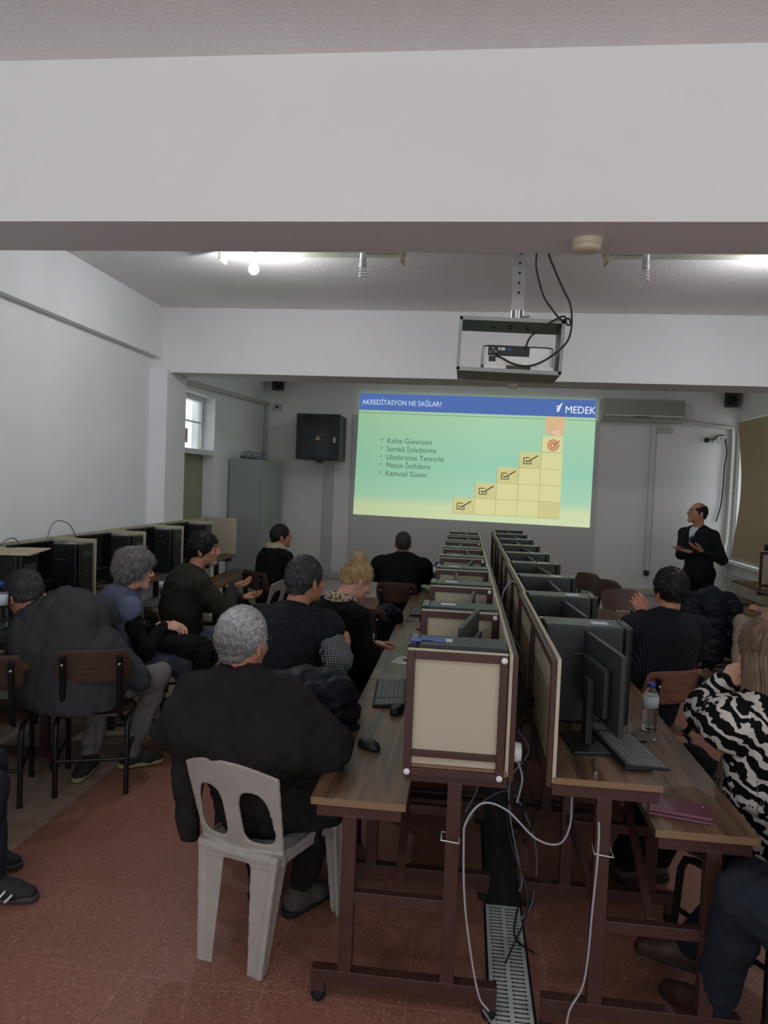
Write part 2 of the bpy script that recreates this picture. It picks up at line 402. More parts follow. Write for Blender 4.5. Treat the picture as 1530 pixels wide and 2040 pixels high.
# pipe from AC, vertical conduits
def pipe(name, label, pts, r, m_, cat='pipe', n=8, grp=None):
    c = Vector(pts[0]); o = MB().tube([Vector(p)-c for p in spline(pts, 6)], r, n).build(name, m_, loc=c); tag(o, label, cat, grp); return o
pipe('air_conditioner_pipe', 'white insulated pipe running from the air conditioner to the window corner and down', [(3.05, YF-.08, 2.86), (3.4, YF-.06, 2.80), (3.72, YF-.05, 2.77), (3.79, YF-.06, 2.70), (3.80, YF-.06, 2.0), (3.79, YF-.06, 1.2), (3.76, YF-.08, .95), (3.8, YF-.1, .62), (3.84, YF-.15, .55)], .03, M_trk)
pipe('cable', 'dark thin cord hanging beside the white pipe at the window corner', [(3.70, YF-.05, 2.60), (3.73, YF-.05, 2.4), (3.71, YF-.05, 2.2), (3.70, YF-.04, 1.7), (3.64, YF-.04, 1.4)], .009, M_cb, 'cord', 6)
for nm, lb, x0, x1, z0, z1 in (('cable_duct', 'narrow white cable duct running down the wall below the air conditioner', 2.74, 2.755, .62, 2.75), ('cable_duct', 'thin second cable duct beside the one under the air conditioner', 2.66, 2.675, .62, 2.75)):
    tag(MB().box(x0, x1, YF-.015, YF, z0, z1).build(nm, M_trk), lb, 'cable duct', 'cable ducts on the front wall')
tag(MB().box(-2.17, -2.02, YF-.05, YF, .37, 2.05).build('cable_duct', M_trk, bevel=.004), 'wide white cable duct dropping from the black network cabinet to the skirting', 'cable duct', 'cable ducts on the front wall')
tag(MB().box(XL+.02, XL+.06, YF-.04, YF, .37, 2.95).build('cable_duct', M_trk, bevel=.003), 'white corner duct rising behind the grey steel cabinet', 'cable duct', 'cable ducts on the front wall')
m = MB(); m.bar((XL+.03, 7.6, 2.80), (XL+.03, YF, 2.93), .06, .05); tag(m.build('cable_duct', M_trk, bevel=.003), 'white duct sloping along the left wall up to the far corner', 'cable duct', 'cable ducts on the front wall')
def socket(name, label, x, z, w_=.12, h=.08, holes=1):
    t = thing(name, label, 'socket', (x, YF, z)); MB().box(-w_/2, w_/2, -.04, 0, -h/2, h/2).build('cover', M_trk, t, .004)
    for k in range(holes):
        MB().lathe([(.0,-.002), (.02,-.002), (.022,.002), (0,.002)], ((k-(holes-1)/2)*.07, -.042, 0), 12, Matrix.Rotation(PI/2, 4, 'X')).build('outlet', M_dk if holes == 1 else M_trk, t)
socket('wall_socket', 'white socket box under the right end of the air conditioner', 2.86, 2.70, .22, .09, 2)
socket('wall_socket', 'white double socket near the window corner with a black plug lead', 3.62, 2.60, .16, .10, 2)
socket('junction_box', 'small white junction box in the far left corner above the cabinet', -2.95, 2.88, .13, .1, 1)
b = MB().lathe([(.0,-.02), (.04,-.02), (.045,0), (.04,.025), (0,.025)], (0,0,0), 16, Matrix.Rotation(PI/2, 4, 'X')).build('round_socket', M_dk, loc=(2.70, YF-.03, .60)); tag(b, 'round black socket at the bottom end of the thin wall ducts', 'socket')
t = thing('plug_lead', 'black plug hanging on a short lead beside the window corner', 'plug', (3.45, YF, 2.58))
MB().lathe([(0,-.04), (.035,-.04), (.04,0), (.03,.03), (0,.03)], (0,-.05,0), 12, Matrix.Rotation(PI/2, 4, 'X')).build('plug', M_dk, t)
MB().tube(spline([(.03,-.05,0), (.10,-.05,.02), (.15,-.05,.07), (.24,-.05,.08)]), .008, 6).build('lead', M_cb, t)
for lb, x, z, rz in (('small black speaker high in the left corner of the front wall', -2.93, 3.24, .3), ('small black speaker high in the right corner above the window', 3.74, 3.17, -.3)):
    t = thing('wall_speaker', lb, 'speaker', (x, YF-.09, z), rz, 'speakers under the ceiling')
    MB().box(-.09, .09, -.08, .06, -.11, .11).build('cabinet', M_net, t, .01); MB().lathe([(0,-.002), (.06,-.002), (.065,.004), (0,.004)], (0,-.083,-.02), 16, Matrix.Rotation(PI/2, 4, 'X')).build('cone', M_black, t)
    MB().box(-.02, .02, .05, .12, -.03, .03).build('bracket', M_dk, t)
# network cabinet
t = thing('network_cabinet', 'black wall-mounted network cabinet with a glass door left of the slide', 'network cabinet', (-2.18, YF, 2.08))
m = MB(); m.box(-.32, .32, -.55, 0, 0, .66); m.build('body', M_net, t, .006)
f = MB(); f.box(-.325, .325, -.575, -.55, -.005, .665); f = f.build('door', M_net, t, .004)
MB().box(-.22, .18, -.579, -.574, .03, .63).build('door_glass', M_rglass, f)
m = MB()
for k in range(7): m.box(-.18, .15, -.5805, -.5795, .18+.055*k, .184+.055*k)
m.build('rack_lines', mat('rack_line', (62,66,72), .4), f)
MB().add([(-.045,-.582,.28), (.045,-.582,.28), (0,-.582,.36)], [(0,1,2)]).build('warning_sticker', mat('sticker_amber', (196,160,74), .5), f)
MB().box(.225, .265, -.585, -.57, .25, .33).build('lock', M_trk, f)
MB().box(-.02, .05, -.5, -.38, -.05, 0).build('cable_entry', M_dk, t)
# steel cabinet with cables on top
t = thing('steel_cabinet', 'tall grey steel cabinet standing in the far left corner', 'cabinet', (-2.93, 9.5, 0))
MB().box(-.20, .23, 0, 1.1, .04, 2.02).build('body', M_cab, t, .006)
for y0, y1 in ((.01, .545), (.555, 1.09)):
    dd = MB().box(.23, .245, y0, y1, .06, 2.0).build('door', M_cab, t, .003)
    MB().box(.245, .265, (.50 if y0 < .3 else .58), (.515 if y0 < .3 else .595), .95, 1.1).build('handle', M_al, dd)
MB().box(-.18, .21, .02, 1.08, 0, .04).build('plinth', M_dk, t)
t = thing('cable_pile', 'tangle of grey network cables lying on top of the steel cabinet', 'cables', (-2.88, 9.75, 2.02))
for k in range(9):
    r_ = random.Random(k); pts = []
    for j in range(9):
        a = j*PI/4+r_.random(); rr = .07+.08*r_.random(); pts.append((rr*1.2*math.cos(a), .25*math.sin(a)*(.5+rr*3), .012+.09*r_.random()*(1 if k % 2 else .4)))
    MB().tube(spline(pts, 5), .006, 5).build('cable', M_cg if k % 3 else M_cw, t)
# radiator
t = thing('radiator', 'white ribbed radiator under the right window', 'radiator', (XR-.04, 9.3, .12))
m = MB()
for k in range(26): m.box(-.10, 0, k*.06, k*.06+.042, 0, .55)
m.build('fins', mat('radiator_paint', (176,172,160), .5), t, .006); MB().box(-.06, -.03, -.02, 1.6, .04, .07).build('pipe', M_trk, t)
# roller blind
t = thing('roller_blind', 'brown roller blind covering the right window with daylight at its edge', 'blind', (XR-.05, 9.5, 2.86))
MB().tube([(0,-1.36,0), (0,1.42,0)], .03, 12).build('roller', M_white, t)
m = MB(); n = 14; vs = []
for j in range(n+1):
    z = -.03-1.92*j/n; e_ = 1.43-.24*math.sin(PI*min(1, j/n))**1.2 - .0*j/n
    vs += [(-.03, -1.36, z), (-.03, e_, z), (-.026, -1.36, z), (-.026, e_, z)]
fs = []
for j in range(n):
    a = 4*j; fs += [(a, a+1, a+5, a+4), (a+2, a+6, a+7, a+3), (a+1, a+3, a+7, a+5), (a, a+4, a+6, a+2)]
m.add(vs, fs); m.build('fabric', M_blind, t)
MB().box(-.04, -.015, -1.36, 1.34, -1.97, -1.94).build('bottom_rail', M_trk, t)

# ------------------------------------------------------------------ ceiling fittings
M_lit = bpy.data.materials.new('lit_bulb'); M_lit.use_nodes = True; nt, N, L, B = nodes(M_lit)
B.inputs['Emission Color'].default_value = (.93, .97, 1, 1); B.inputs['Emission Strength'].default_value = BULB
M_lit2 = M_lit.copy(); M_lit2.name = 'rear_fill_bulb'; M_lit2.node_tree.nodes['Principled BSDF'].inputs['Emission Strength'].default_value = 420  # for the unseen lamps added in the rear bay
M_lit3 = M_lit.copy(); M_lit3.name = 'front_fill_bulb'; M_lit3.node_tree.nodes['Principled BSDF'].inputs['Emission Strength'].default_value = 115  # for the lamps added out of sight in the front bay
M_cfl = mat('lamp_glass', (214,216,212), .25)
def fixture(x, y, L_, lamps, lb):
    t = thing('batten_light', lb, 'ceiling light', (x, y, ZC), 0, 'batten lights under the ceiling')
    MB().box(-L_/2, L_/2, -.05, .05, -.06, 0).build('housing', mat('batten_paint', (196,196,184), .4), t, .006)
    for s_ in (-1, 1):
        MB().box(s_*(L_/2-.02)-.012, s_*(L_/2-.02)+.012, -.065, .065, -.11, -.02).build('lamp_holder', M_ivory, t, .004)
    for (dx, kind) in lamps:
        MB().lathe([(.022,-.06), (.024,-.12), (.0,-.12)], (dx, -.06, 0), 14).build('bulb_socket', M_white, t)
        if kind != 'cfl':
            r_ = .036; prof = [(.001, -.215)] + [(r_*math.sin(a*PI/10), -.178-r_*math.cos(a*PI/10)) for a in range(1, 10)] + [(.014,-.13), (.014,-.12)]
            b_ = MB().lathe(prof, (dx, -.06, 0), 18).build('lit_bulb', {'lit': M_lit, 'rear': M_lit2, 'front': M_lit3}[kind], t); tag(b_, 'glowing white bulb')
        else:
            MB().lathe([(.0,-.165), (.024,-.16), (.026,-.125), (.02,-.12)], (dx, -.06, 0), 14).build('ballast', M_cfl, t)
            pts = [(dx+.022*math.cos(a*.5), -.06+.022*math.sin(a*.5), -.168-.0016*a) for a in range(40)]
            tag(MB().tube(pts, .0055, 6).build('spiral_tube', M_cfl, t), 'unlit spiral lamp tube')
fixture(-1.16, 5.2, 1.34, ((-.40, 'lit'), (.38, 'cfl')), 'batten light left of the projector with one bulb lit and one dark')
fixture(1.53, 5.2, 1.34, ((-.40, 'cfl'), (.56, 'lit')), 'batten light right of the projector with a dark spiral lamp at its near end')
fixture(-1.16, .3, 1.34, ((-.40, 'rear'), (.38, 'cfl')), 'unseen batten light added in the rear bay over the left aisle')  # out of view, added to light the near beam from behind the camera
fixture(1.53, .3, 1.34, ((-.40, 'cfl'), (.40, 'rear')), 'unseen batten light added in the rear bay over the right aisle')
fixture(-1.16, 9.3, 1.34, ((.40, 'front'), (-.38, 'cfl')), 'unseen batten light added in the front bay beyond the far beam')  # added lamp hidden by the far beam, brightens the front wall
fixture(1.53, 9.3, 1.34, ((-.40, 'cfl'), (.10, 'front')), 'unseen batten light added in the front bay near the presenter')
for lb, x, y, z, r_ in (('round ivory smoke detector under the near white beam', .442, 3.07, 2.8, .062), ('small ivory smoke detector under the far white beam', .42, 7.35, 2.8, .05)):
    t = thing('smoke_detector', lb, 'smoke detector', (x, y, z), 0, 'smoke detectors')
    MB().lathe([(r_, 0), (r_, -.018), (r_*.96, -.022)], n=28).build('base', M_ivory, t)
    m = MB(); m.lathe([(r_*.92,-.020), (r_*.90,-.034), (r_*.72,-.044), (0,-.046)], n=28); m.build('cap', M_ivory, t)
    m = MB()
    for k in range(30):
        a = 2*PI*k/30; m.bar((r_*.86*math.cos(a), r_*.86*math.sin(a), -.026), (r_*.95*math.cos(a), r_*.95*math.sin(a), -.026), .004, .007)
    m.build('vents', M_trk, t)
# projector cage (built at y=3.5)
PY = 3.50
k_ = PY/4.5
t = thing('projector_mount', 'grey steel projector cage hanging from a perforated strap off the ceiling', 'projector mount', (.178, PY, 2.578))
m = MB(); m.box(-.004, .054, -.004, .004, .02, ZC-2.578); m = m.build('strap', M_steel, t)
mm = MB()
for k in range(6): mm.lathe([(0,.003), (.006,.003), (.006,.0046), (0,.0046)], (.027, 0, .12+.045*k), 10, Matrix.Rotation(PI/2, 4, 'X'))
mm.build('strap_holes', M_black, m)
MB().tube([(.025,0,-.07+.045), (.025,0,.035)], .03, 18).build('collar', M_steel, t)
MB().tube([(.055,0,.01), (.085,-.01,.012)], .005, 8).build('collar_screw', M_steel, t)
x0, x1, z0, z1, dp = -.235, .230, -.265, -.025, .30
tilt = Matrix.Rotation(math.radians(1.6), 4, 'Y')
def bx(a): return MB().box(*a, M=tilt)
for nm, a in (('top_plate', (x0,x1,-.12,dp-.12,z1-.003,z1)), ('bottom_plate', (x0,x1,-.12,dp-.12,z0,z0+.003)), ('side_plate', (x0,x0+.003,-.12,dp-.12,z0,z1)), ('side_plate', (x1-.003,x1,-.12,dp-.12,z0,z1))):
    bx(a).build(nm, M_pfr, t)
m = MB()
for a in ((x0,x1,-.123,-.118,z1-.014,z1+.003), (x0,x1,-.123,-.118,z0-.003,z0+.014), (x0-.003,x0+.012,-.123,-.118,z0,z1), (x1-.012,x1+.003,-.123,-.118,z0,z1)): m.box(*a, M=tilt)
m.build('front_rim', mat('cage_rim', (150,154,150), .45), t)
m = MB()
for a in ((-.08,0,.05), (.0,.0,.05), (.08,0,.05), (.0,.0,.0)):
    m.lathe([(.008,-.004), (.008,0), (0,0)], tilt @ Vector((a[0], .03+a[2], z1-.003)), 8)
m.build('bolts', M_dk, t)
t = thing('projector', 'white projector with black rear connector panel sitting in the ceiling cage', 'projector', (.207, PY+.02, 2.578-.262))
t.rotation_euler = (0, math.radians(1.6), 0)
def rr(w_, d_, r_):
    out = []
    for cx_, cy_, a0 in ((w_-r_, d_-r_, 0), (-w_+r_, d_-r_, 90), (-w_+r_, -d_+r_, 180), (w_-r_, -d_+r_, 270)):
        for k in range(6): a = math.radians(a0+18*k); out.append((cx_+r_*math.cos(a), cy_+r_*math.sin(a)))
    return out
m = MB(); m.prism(rr(.163, .115, .04), .03, .115, lambda a, b_, c: (a, b_, c)); m.build('body', M_white, t, .006)
MB().prism(rr(.160, .112, .04), .115, .120, lambda a, b_, c: (a, b_, c)).build('top_cover', M_black, t, .002)
m = MB(); m.box(-.135, .05, -.121, -.112, .072, .118); m.build('connector_panel', M_black, t, .003)
m = MB()
for x_, z_ in ((-.115,.105), (-.10,.088), (-.125,.085), (-.108,.095)): m.lathe([(0,-.003), (.006,-.003), (.006,.002), (0,.002)], (x_, -.123, z_), 10, Matrix.Rotation(PI/2, 4, 'X'))
m.box(-.09, -.082, -.124, -.12, .095, .108); m.box(-.078, -.06, -.124, -.12, .095, .108); m.build('ports', M_steel, t)
MB().box(-.052, -.028, -.125, -.12, .096, .107).build('video_port', M_blue, t)
MB().box(-.13, -.10, -.122, -.112, .045, .068).build('power_inlet', M_black, t)
m = MB(); m.box(-.15, -.05, -.118, .08, .004, .03); m.box(.06, .155, -.118, .08, .004, .03); m.build('feet', M_white, t)
pipe('projector_cable', 'black cable looping from the near beam down to the projector connector panel', [(.262,3.27,2.90), (.264, 3.33, 2.828), (.271, 3.36, 2.762), (.305, 3.36, 2.653), (.348, 3.36, 2.59), (.39, 3.36, 2.545), (.419, 3.35, 2.55), (.428, 3.35, 2.525), (.412, 3.35, 2.525), (.40, 3.355, 2.56), (.352, 3.36, 2.54), (.301, 3.37, 2.505), (.257, 3.38, 2.469), (.239, 3.398, 2.42)], .0045, M_cb, 'cable', 8, 'projector cables')
pipe('projector_cable', 'black cable curving outside the cage and under the projector', [(.30,3.27,2.90), (.317, 3.33, 2.826), (.35, 3.35, 2.76), (.388, 3.35, 2.68), (.423, 3.35, 2.612), (.433, 3.345, 2.531), (.421, 3.34, 2.456), (.379, 3.34, 2.404), (.312, 3.34, 2.356), (.25, 3.35, 2.337), (.186, 3.36, 2.348), (.138, 3.37, 2.373), (.11, 3.395, 2.39)], .0045, M_cb, 'cable', 8, 'projector cables')
# ------------------------------------------------------------------ floor channel
t = thing('floor_channel_cover', 'pale grey slotted cover of the floor channel nearest the camera', 'channel cover', (.235, 1.5, 0), 0, 'channel covers between the rows')
def cover(t, y0, y1, m_, ms, arrow=True):
    MB().box(-.072, .072, 0, y1-y0, 0, .006).build('plate', m_, t)
    MB().box(-.082, .082, 0, y1-y0, -.001, .002).build('rim', M_rub, t)
    m = MB(); k = int((y1-y0)/.022)
    for i in range(k):
        y = .011+i*.022
        for s_ in (-1, 1):
            c = s_*.033; m.box(c-.022, c+.022, y-.0025, y+.0025, .0058, .0064)
            if arrow:
                for e_ in (-1, 1): m.add([(c+e_*.027, y, .0064), (c+e_*.019, y-.006, .0064), (c+e_*.019, y+.006, .0064)], [(0,1,2)])
    m.build('slots', ms, t)
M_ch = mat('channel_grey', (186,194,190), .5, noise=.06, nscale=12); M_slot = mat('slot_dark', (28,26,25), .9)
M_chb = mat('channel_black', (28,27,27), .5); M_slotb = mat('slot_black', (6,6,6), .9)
cover(t, 1.5, 3.12, M_ch, M_slot)
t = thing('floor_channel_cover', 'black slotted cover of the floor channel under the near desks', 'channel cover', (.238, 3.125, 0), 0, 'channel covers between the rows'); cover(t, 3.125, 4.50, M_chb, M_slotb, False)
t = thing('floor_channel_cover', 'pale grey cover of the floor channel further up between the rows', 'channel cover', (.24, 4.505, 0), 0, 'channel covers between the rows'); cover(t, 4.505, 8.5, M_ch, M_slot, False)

# ------------------------------------------------------------------ computer desks
def desk(label, xb, s, y0, nb, bay, near=True, far=True, wu=.345, wl=.31, zl=.72, zu=.862, pt=1.25, frames=(.03, .75, 1.47), grp='cubicle desks', trim=True, bolts=False, skipdiv=()):
    L_ = nb*bay-.012
    t = thing('computer_desk', label, 'desk', (xb, y0, 0), 0, grp)
    X = lambda a: s*a
    MB().box(X(0), X(wu), 0, L_, zu-.022, zu).build('upper_shelf', M_wood, t, .001)
    MB().box(X(.002), X(wu+.002), -.0015, -.0002, zu-.021, zu-.001).build('edge_band', M_edge, t)
    MB().box(X(wu-.015), X(wu+wl), 0, L_, zl-.026, zl).build('worktop', M_wood, t, .001)
    MB().box(X(wu-.013), X(wu+wl-.002), -.0015, -.0002, zl-.025, zl-.001).build('edge_band', M_edge, t)
    for q, fy in enumerate(frames):
        if fy > L_: continue
        xa, xc = wu-.175, wu+.175
        fr = MB()
        fr.box(X(0), X(wu+wl-.02), fy-.022, fy+.022, .07, .115)
        fr.box(X(.0), X(wu-.005), fy-.02, fy+.02, zu-.064, zu-.0225)
        fr.box(X(wu-.0), X(wu+wl-.02), fy-.02, fy+.02, zl-.068, zl-.0265)
        fr.box(X(xa), X(xc), fy-.016, fy+.016, .355, .395)
        fr.box(X(xa-.024), X(xa+.024), fy-.021, fy+.021, .11, zu-.06)
        fr.box(X(xc-.024), X(xc+.024), fy-.021, fy+.021, .11, zl-.06)
        for e_ in (.024, wu+wl-.045): fr.box(X(e_-.022), X(e_+.022), fy-.021, fy+.021, .035, .075)
        f = fr.build('leg_frame', M_brown, t, .002)
        for e_ in (.024, wu+wl-.045):
            MB().lathe([(0,0), (.022,.002), (.026,.016), (.02,.036), (0,.036)], (X(e_), fy, 0), 12).build('rubber_foot', M_rub, f)
    m = MB(); fl = [q for q in frames if q < L_]
    if len(fl) > 1:
        m.box(X(wu/2+.0)-.012, X(wu/2)+.012, fl[0], fl[1], .40, .425)
        m.bar((X(wu-.0), fl[0]+.02, .39), (X(wu+.02), fl[1]-.0, zl-.03), .03, .012); m.build('brace', M_brown, t, .002)
    def panel(nm, a0, a1, ya, yb, axis, frame_side, b0=zu-.035):
        # a = local extent across, axis 'x': panel in a plane of constant y
        th = .012
        if axis == 'x':
            p = MB().box(X(a0), X(a1), ya, ya+th, zu+.001, pt).build(nm, M_cream, t, .0015)
            if not trim: return p
            m = MB(); w_ = .026
            for (u0, u1, v0, v1) in ((a0, a0+w_, b0, pt-.006), (a1-w_, a1, b0, pt-.006), (a0+w_, a1-w_, pt-.006-w_, pt-.006), (a0+w_, a1-w_, zu+.03, zu+.03+w_*.8), (a0+w_, a1-w_, b0, b0+w_)):
                m.box(X(u0), X(u1), ya-.016, ya-.0005, v0, v1)
            f = m.build('panel_frame', M_brown, p, .002)
            if bolts or ya < .1:
                for (u, v) in ((a0+.013 if True else 0, pt-.02), (a0+.013, b0+.012), (a1-.013, b0+.012)):
                    MB().lathe([(0,.004), (.009,.003), (.011,.0)], (X(u), ya-.0162, v), 12, Matrix.Rotation(PI/2, 4, 'X')).build('bolt_cap', M_white, p)
        else:
            p = MB().box(X(a0), X(a0+th), ya, yb, zu-.02, pt).build(nm, M_cream, t, .0015)
            m = MB(); w_ = .028; fx0, fx1 = X(a0-.018), X(a0-.0005)
            for (u0, u1, v0, v1) in ((ya+.001, ya+w_, b0, pt-.008), (yb-w_, yb-.001, b0, pt-.008), (ya+w_, yb-w_, pt-.008-w_, pt-.008), (ya+w_, yb-w_, b0, b0+w_), ((ya+yb)/2-w_/2, (ya+yb)/2+w_/2, b0+w_, pt-.008-w_)):
                m.box(fx0, fx1, u0, u1, v0, v1)
            m.build('panel_frame', M_brown, p, .002)
        return p
    panel('back_panel', -.002, 0, 0, L_, 'y', 0)
    for i in range(nb+1):
        if i == 0 and not near: continue
        if i == nb and not far: continue
        ya = i*bay if i < nb else L_-.014
        panel('divider', .014, wu, ya+.001, 0, 'x', 0)
    return t
BAY = .775
names = ('nearest the camera', 'second from the camera', 'third from the camera', 'farthest from the camera', 'last')
LX, RX = .178, .322
Y1L, Y1R = 2.42, 2.40
for i in range(4):
    desk('walnut cubicle desk with cream dividers in the left centre row, %s' % names[i], LX, -1, Y1L+i*1.5375, 2, .76875, near=True, far=(i == 3), bolts=(i == 0))
for i in range(4):
    desk('walnut cubicle desk with cream dividers in the right centre row, %s' % names[i], RX+.01*i, 1, Y1R+i*1.5375, 2, .76875, near=(i > 0), far=(i == 3))
desk('single cubicle desk at the far end of the right centre row', RX+.045, 1, Y1R+4*1.5375+.01, 1, .76, near=False, far=True, frames=(.03, .70))
for i in range(3):
    desk('cubicle desk along the left wall, %s' % ('nearest the camera', 'in the middle of its row', 'farthest, near the steel cabinet')[i], -2.965, 1, 3.35+i*1.64, 2, .82, near=(i > 0), far=(i == 2), wu=.355, wl=.28, zu=.885, pt=1.305, trim=False, grp='wall desks')
desk('cubicle desk along the right wall in front of the radiator', 3.32, -1, 7.03, 2, .72, near=False, far=False, wu=.35, wl=.44, grp='wall desks')

# ------------------------------------------------------------------ computers
M_stk = mat('white_sticker', (200,208,214), .6); M_blst = mat('blue_sticker', (60,92,170), .5); M_side = mat('case_side', (26,30,32), .34); M_bez = mat('case_bezel', (14,15,17), .3)
def make_tower():        # local: long axis X (front towards +X), thickness Y, origin at bottom centre
    t = thing('computer_tower', 'x', 'computer', (0,0,0))
    MB().box(-.165, .135, -.085, .085, .008, .395).build('case', M_case, t, .006)
    MB().box(.135, .168, -.087, .087, .006, .398).build('front_bezel', M_bez, t, .008)
    for s_ in (-1, 1):
        sp_ = MB().box(-.155, .13, s_*.085, s_*.088, .02, .385).build('side_panel', M_side, t, .002)
        m = MB(); m.tube([(-.10, s_*.0885, .25), (-.06, s_*.0885, .285), (.06, s_*.0885, .285), (.08, s_*.0885, .26)], .006, 6); m.build('pressed_ridge', M_dk, sp_)
    m = MB()
    for x_ in (-.13, .10): m.box(x_-.015, x_+.015, -.075, .075, 0, .01)
    m.build('feet', M_rub, t)
    MB().box(.168, .171, -.06, .06, .30, .345).build('drive_door', M_dk, t)
    MB().lathe([(0,0), (.009,0), (.009,.003), (0,.003)], (.168, 0, .20), 10, Matrix.Rotation(PI/2, 4, 'Y')).build('power_button', M_dk, t)
    MB().box(.02, .085, -.03, .02, .3955, .3965).build('top_sticker', M_stk, t)
    m = MB()
    for k in range(4): m.box(-.168, -.165, -.07+.0, .07, .06+.05*k, .075+.05*k)
    m.build('rear_slots', M_dk, t)
    return t
def make_monitor(w_=.44, h=.28, zb=.10):    # screen faces +X, width along Y
    t = thing('monitor', 'x', 'monitor', (0,0,0))
    MB().box(-.008, .010, -w_/2, w_/2, zb, zb+h).build('housing', M_dk, t, .003)
    MB().box(.0102, .0112, -w_/2+.008, w_/2-.008, zb+.016, zb+h-.008).build('screen', M_screen, t)
    MB().box(-.035, -.008, -w_/2+.09, w_/2-.09, zb+.03, zb+h-.07).build('rear_hump', M_black, t, .01)
    MB().box(-.06, -.034, -.03, .03, .01, zb+.15).build('stand_neck', M_black, t, .004)
    MB().box(-.12, .06, -.11, .11, 0, .014).build('stand_foot', M_black, t, .005)
    return t
tower0, mon0 = make_tower(), make_monitor()
used = {}
def place(proto, loc, rz, label, group):
    if proto not in used:
        used[proto] = 1; proto.location = loc; proto.rotation_euler = (0,0,rz); proto['label'] = label; proto['group'] = group; return proto
    return dup(proto, loc, rz, label, group)
ordn = ('first', 'second', 'third', 'fourth', 'fifth', 'sixth', 'seventh', 'eighth', 'ninth', 'tenth')
zS = .8625
for i in range(8):
    y0 = Y1L+i*.76875
    place(tower0, (LX-.18, y0+.112, zS), PI, 'black computer tower in the %s cubicle of the left centre row from the camera' % ordn[i], 'computer towers on the desks')
    place(mon0, (.04+.02*math.sin(i*2.3)-.045*(i % 3 == 2), y0+.50+.02*math.sin(i*5), zS+.03*(i == 0)), PI+math.radians((-9, -4, 3, -6, 4, -3, 5, 0)[i]), 'thin monitor seen edge-on in the %s cubicle of the left centre row from the camera' % ordn[i], 'monitors on the desks')
for i in range(9):
    y0 = Y1R+i*.76875
    xo = .01*(i//2)
    place(tower0, (RX+.19+xo, y0+.655, zS), 0, 'black computer tower in the %s cubicle of the right centre row from the camera' % ordn[i], 'computer towers on the desks')
    place(mon0, (RX+.205+xo+.03*math.sin(i*3), y0+(.34 if i == 0 else .33), zS+.0), math.radians((7, 5, 2, 6, 4, 8, 3, 6, 5)[i]), 'thin monitor seen edge-on in the %s cubicle of the right centre row from the camera' % ordn[i], 'monitors on the desks')
zW = .8855
for i in range(5):
    y0 = 3.35+i*.82
    place(tower0, (-2.782 if i else -2.71, y0+.705+(.03 if i == 0 else 0), zW), 0, 'black computer tower in the %s cubicle along the left wall from the camera' % ordn[i] if i else 'black computer tower at the left edge carrying a cardboard sheet', 'computer towers on the desks')
    place(mon0, (-2.80, y0+.33, zW+.045), math.radians(-6), 'black monitor standing in the %s cubicle along the left wall from the camera' % ordn[i], 'monitors on the desks')
o = MB().box(-.24, .17, -.12, .30, .0, .006).build('cardboard_sheet', M_card, loc=(-2.70, 4.085, zW+.399)); o.rotation_euler = (0, 0, .25); tag(o, 'pale cardboard sheet lying on the computer tower at the left edge', 'cardboard')
for i, y in enumerate((7.38,)):
    place(tower0, (3.14, y+.0, zS), PI, 'black computer tower on the right wall desk below the blind', 'computer towers on the desks')
    place(mon0, (3.12, y+.42, zS+.06), PI, 'black monitor on the right wall desk below the blind', 'monitors on the desks')
# keyboards
def make_keyboard():    # long axis Y .44, keys rise, width X .15 (user side +X)
    t = thing('keyboard', 'x', 'keyboard', (0,0,0))
    M_ = Matrix.Rotation(math.radians(3), 4, 'Y')
    m = MB(); m.prism([(-.078,.004), (-.078,.026), (.07,.014), (.08,.004)], -.222, .222, lambda a, b_, c: (a, c, b_)); m.build('base', M_black, t, .003)
    m = MB()
    for r_ in range(6):
        n = 20
        for k in range(n):
            if r_ == 5 and 4 <= k <= 9: continue
            if k in (15,) : continue
            y = -.208+k*.0219; x = -.052+r_*.0215; z = .0225-(x+.078)*.08
            m.box(x-.0085, x+.0085, y-.009, y+.009, z-.004, z+.005)
    x = -.052+5*.0215; z = .0225-(x+.078)*.08
    m.box(x-.0085, x+.0085, -.208+3.6*.0219, -.208+9.4*.0219, z-.004, z+.005)
    tag(m.build('keys', M_key, t), kind='stuff')
    return t
kb0 = make_keyboard()
KG = 'keyboards on the desks'
place(kb0, (.545+.07, 2.73, zS), math.radians(9), 'black keyboard leaning over the shelf edge on the nearest right desk', KG)
place(kb0, (-.335, 3.67, .7205), PI+math.radians(4), 'black keyboard on the worktop of the nearest left centre desk', KG)
for i, y in enumerate((4.3, 5.75, 6.55)): place(kb0, (-2.50, y, .7205), math.radians(2), 'black keyboard on the left wall worktop, %s' % ('beside the stooping man', 'beside the grey-haired woman', 'beside the bearded man')[i], KG)
place(kb0, (2.74, 7.75, .7205), PI, 'black keyboard on the far worktop of the right wall desk', KG)
place(kb0, (.80, 5.0, .7205), 0, 'black keyboard beyond the ribbed-sweater man on the right centre row', KG)
place(kb0, (-.33, 6.1, .7205), PI, 'black keyboard on the left centre row beyond the glass of tea', KG)
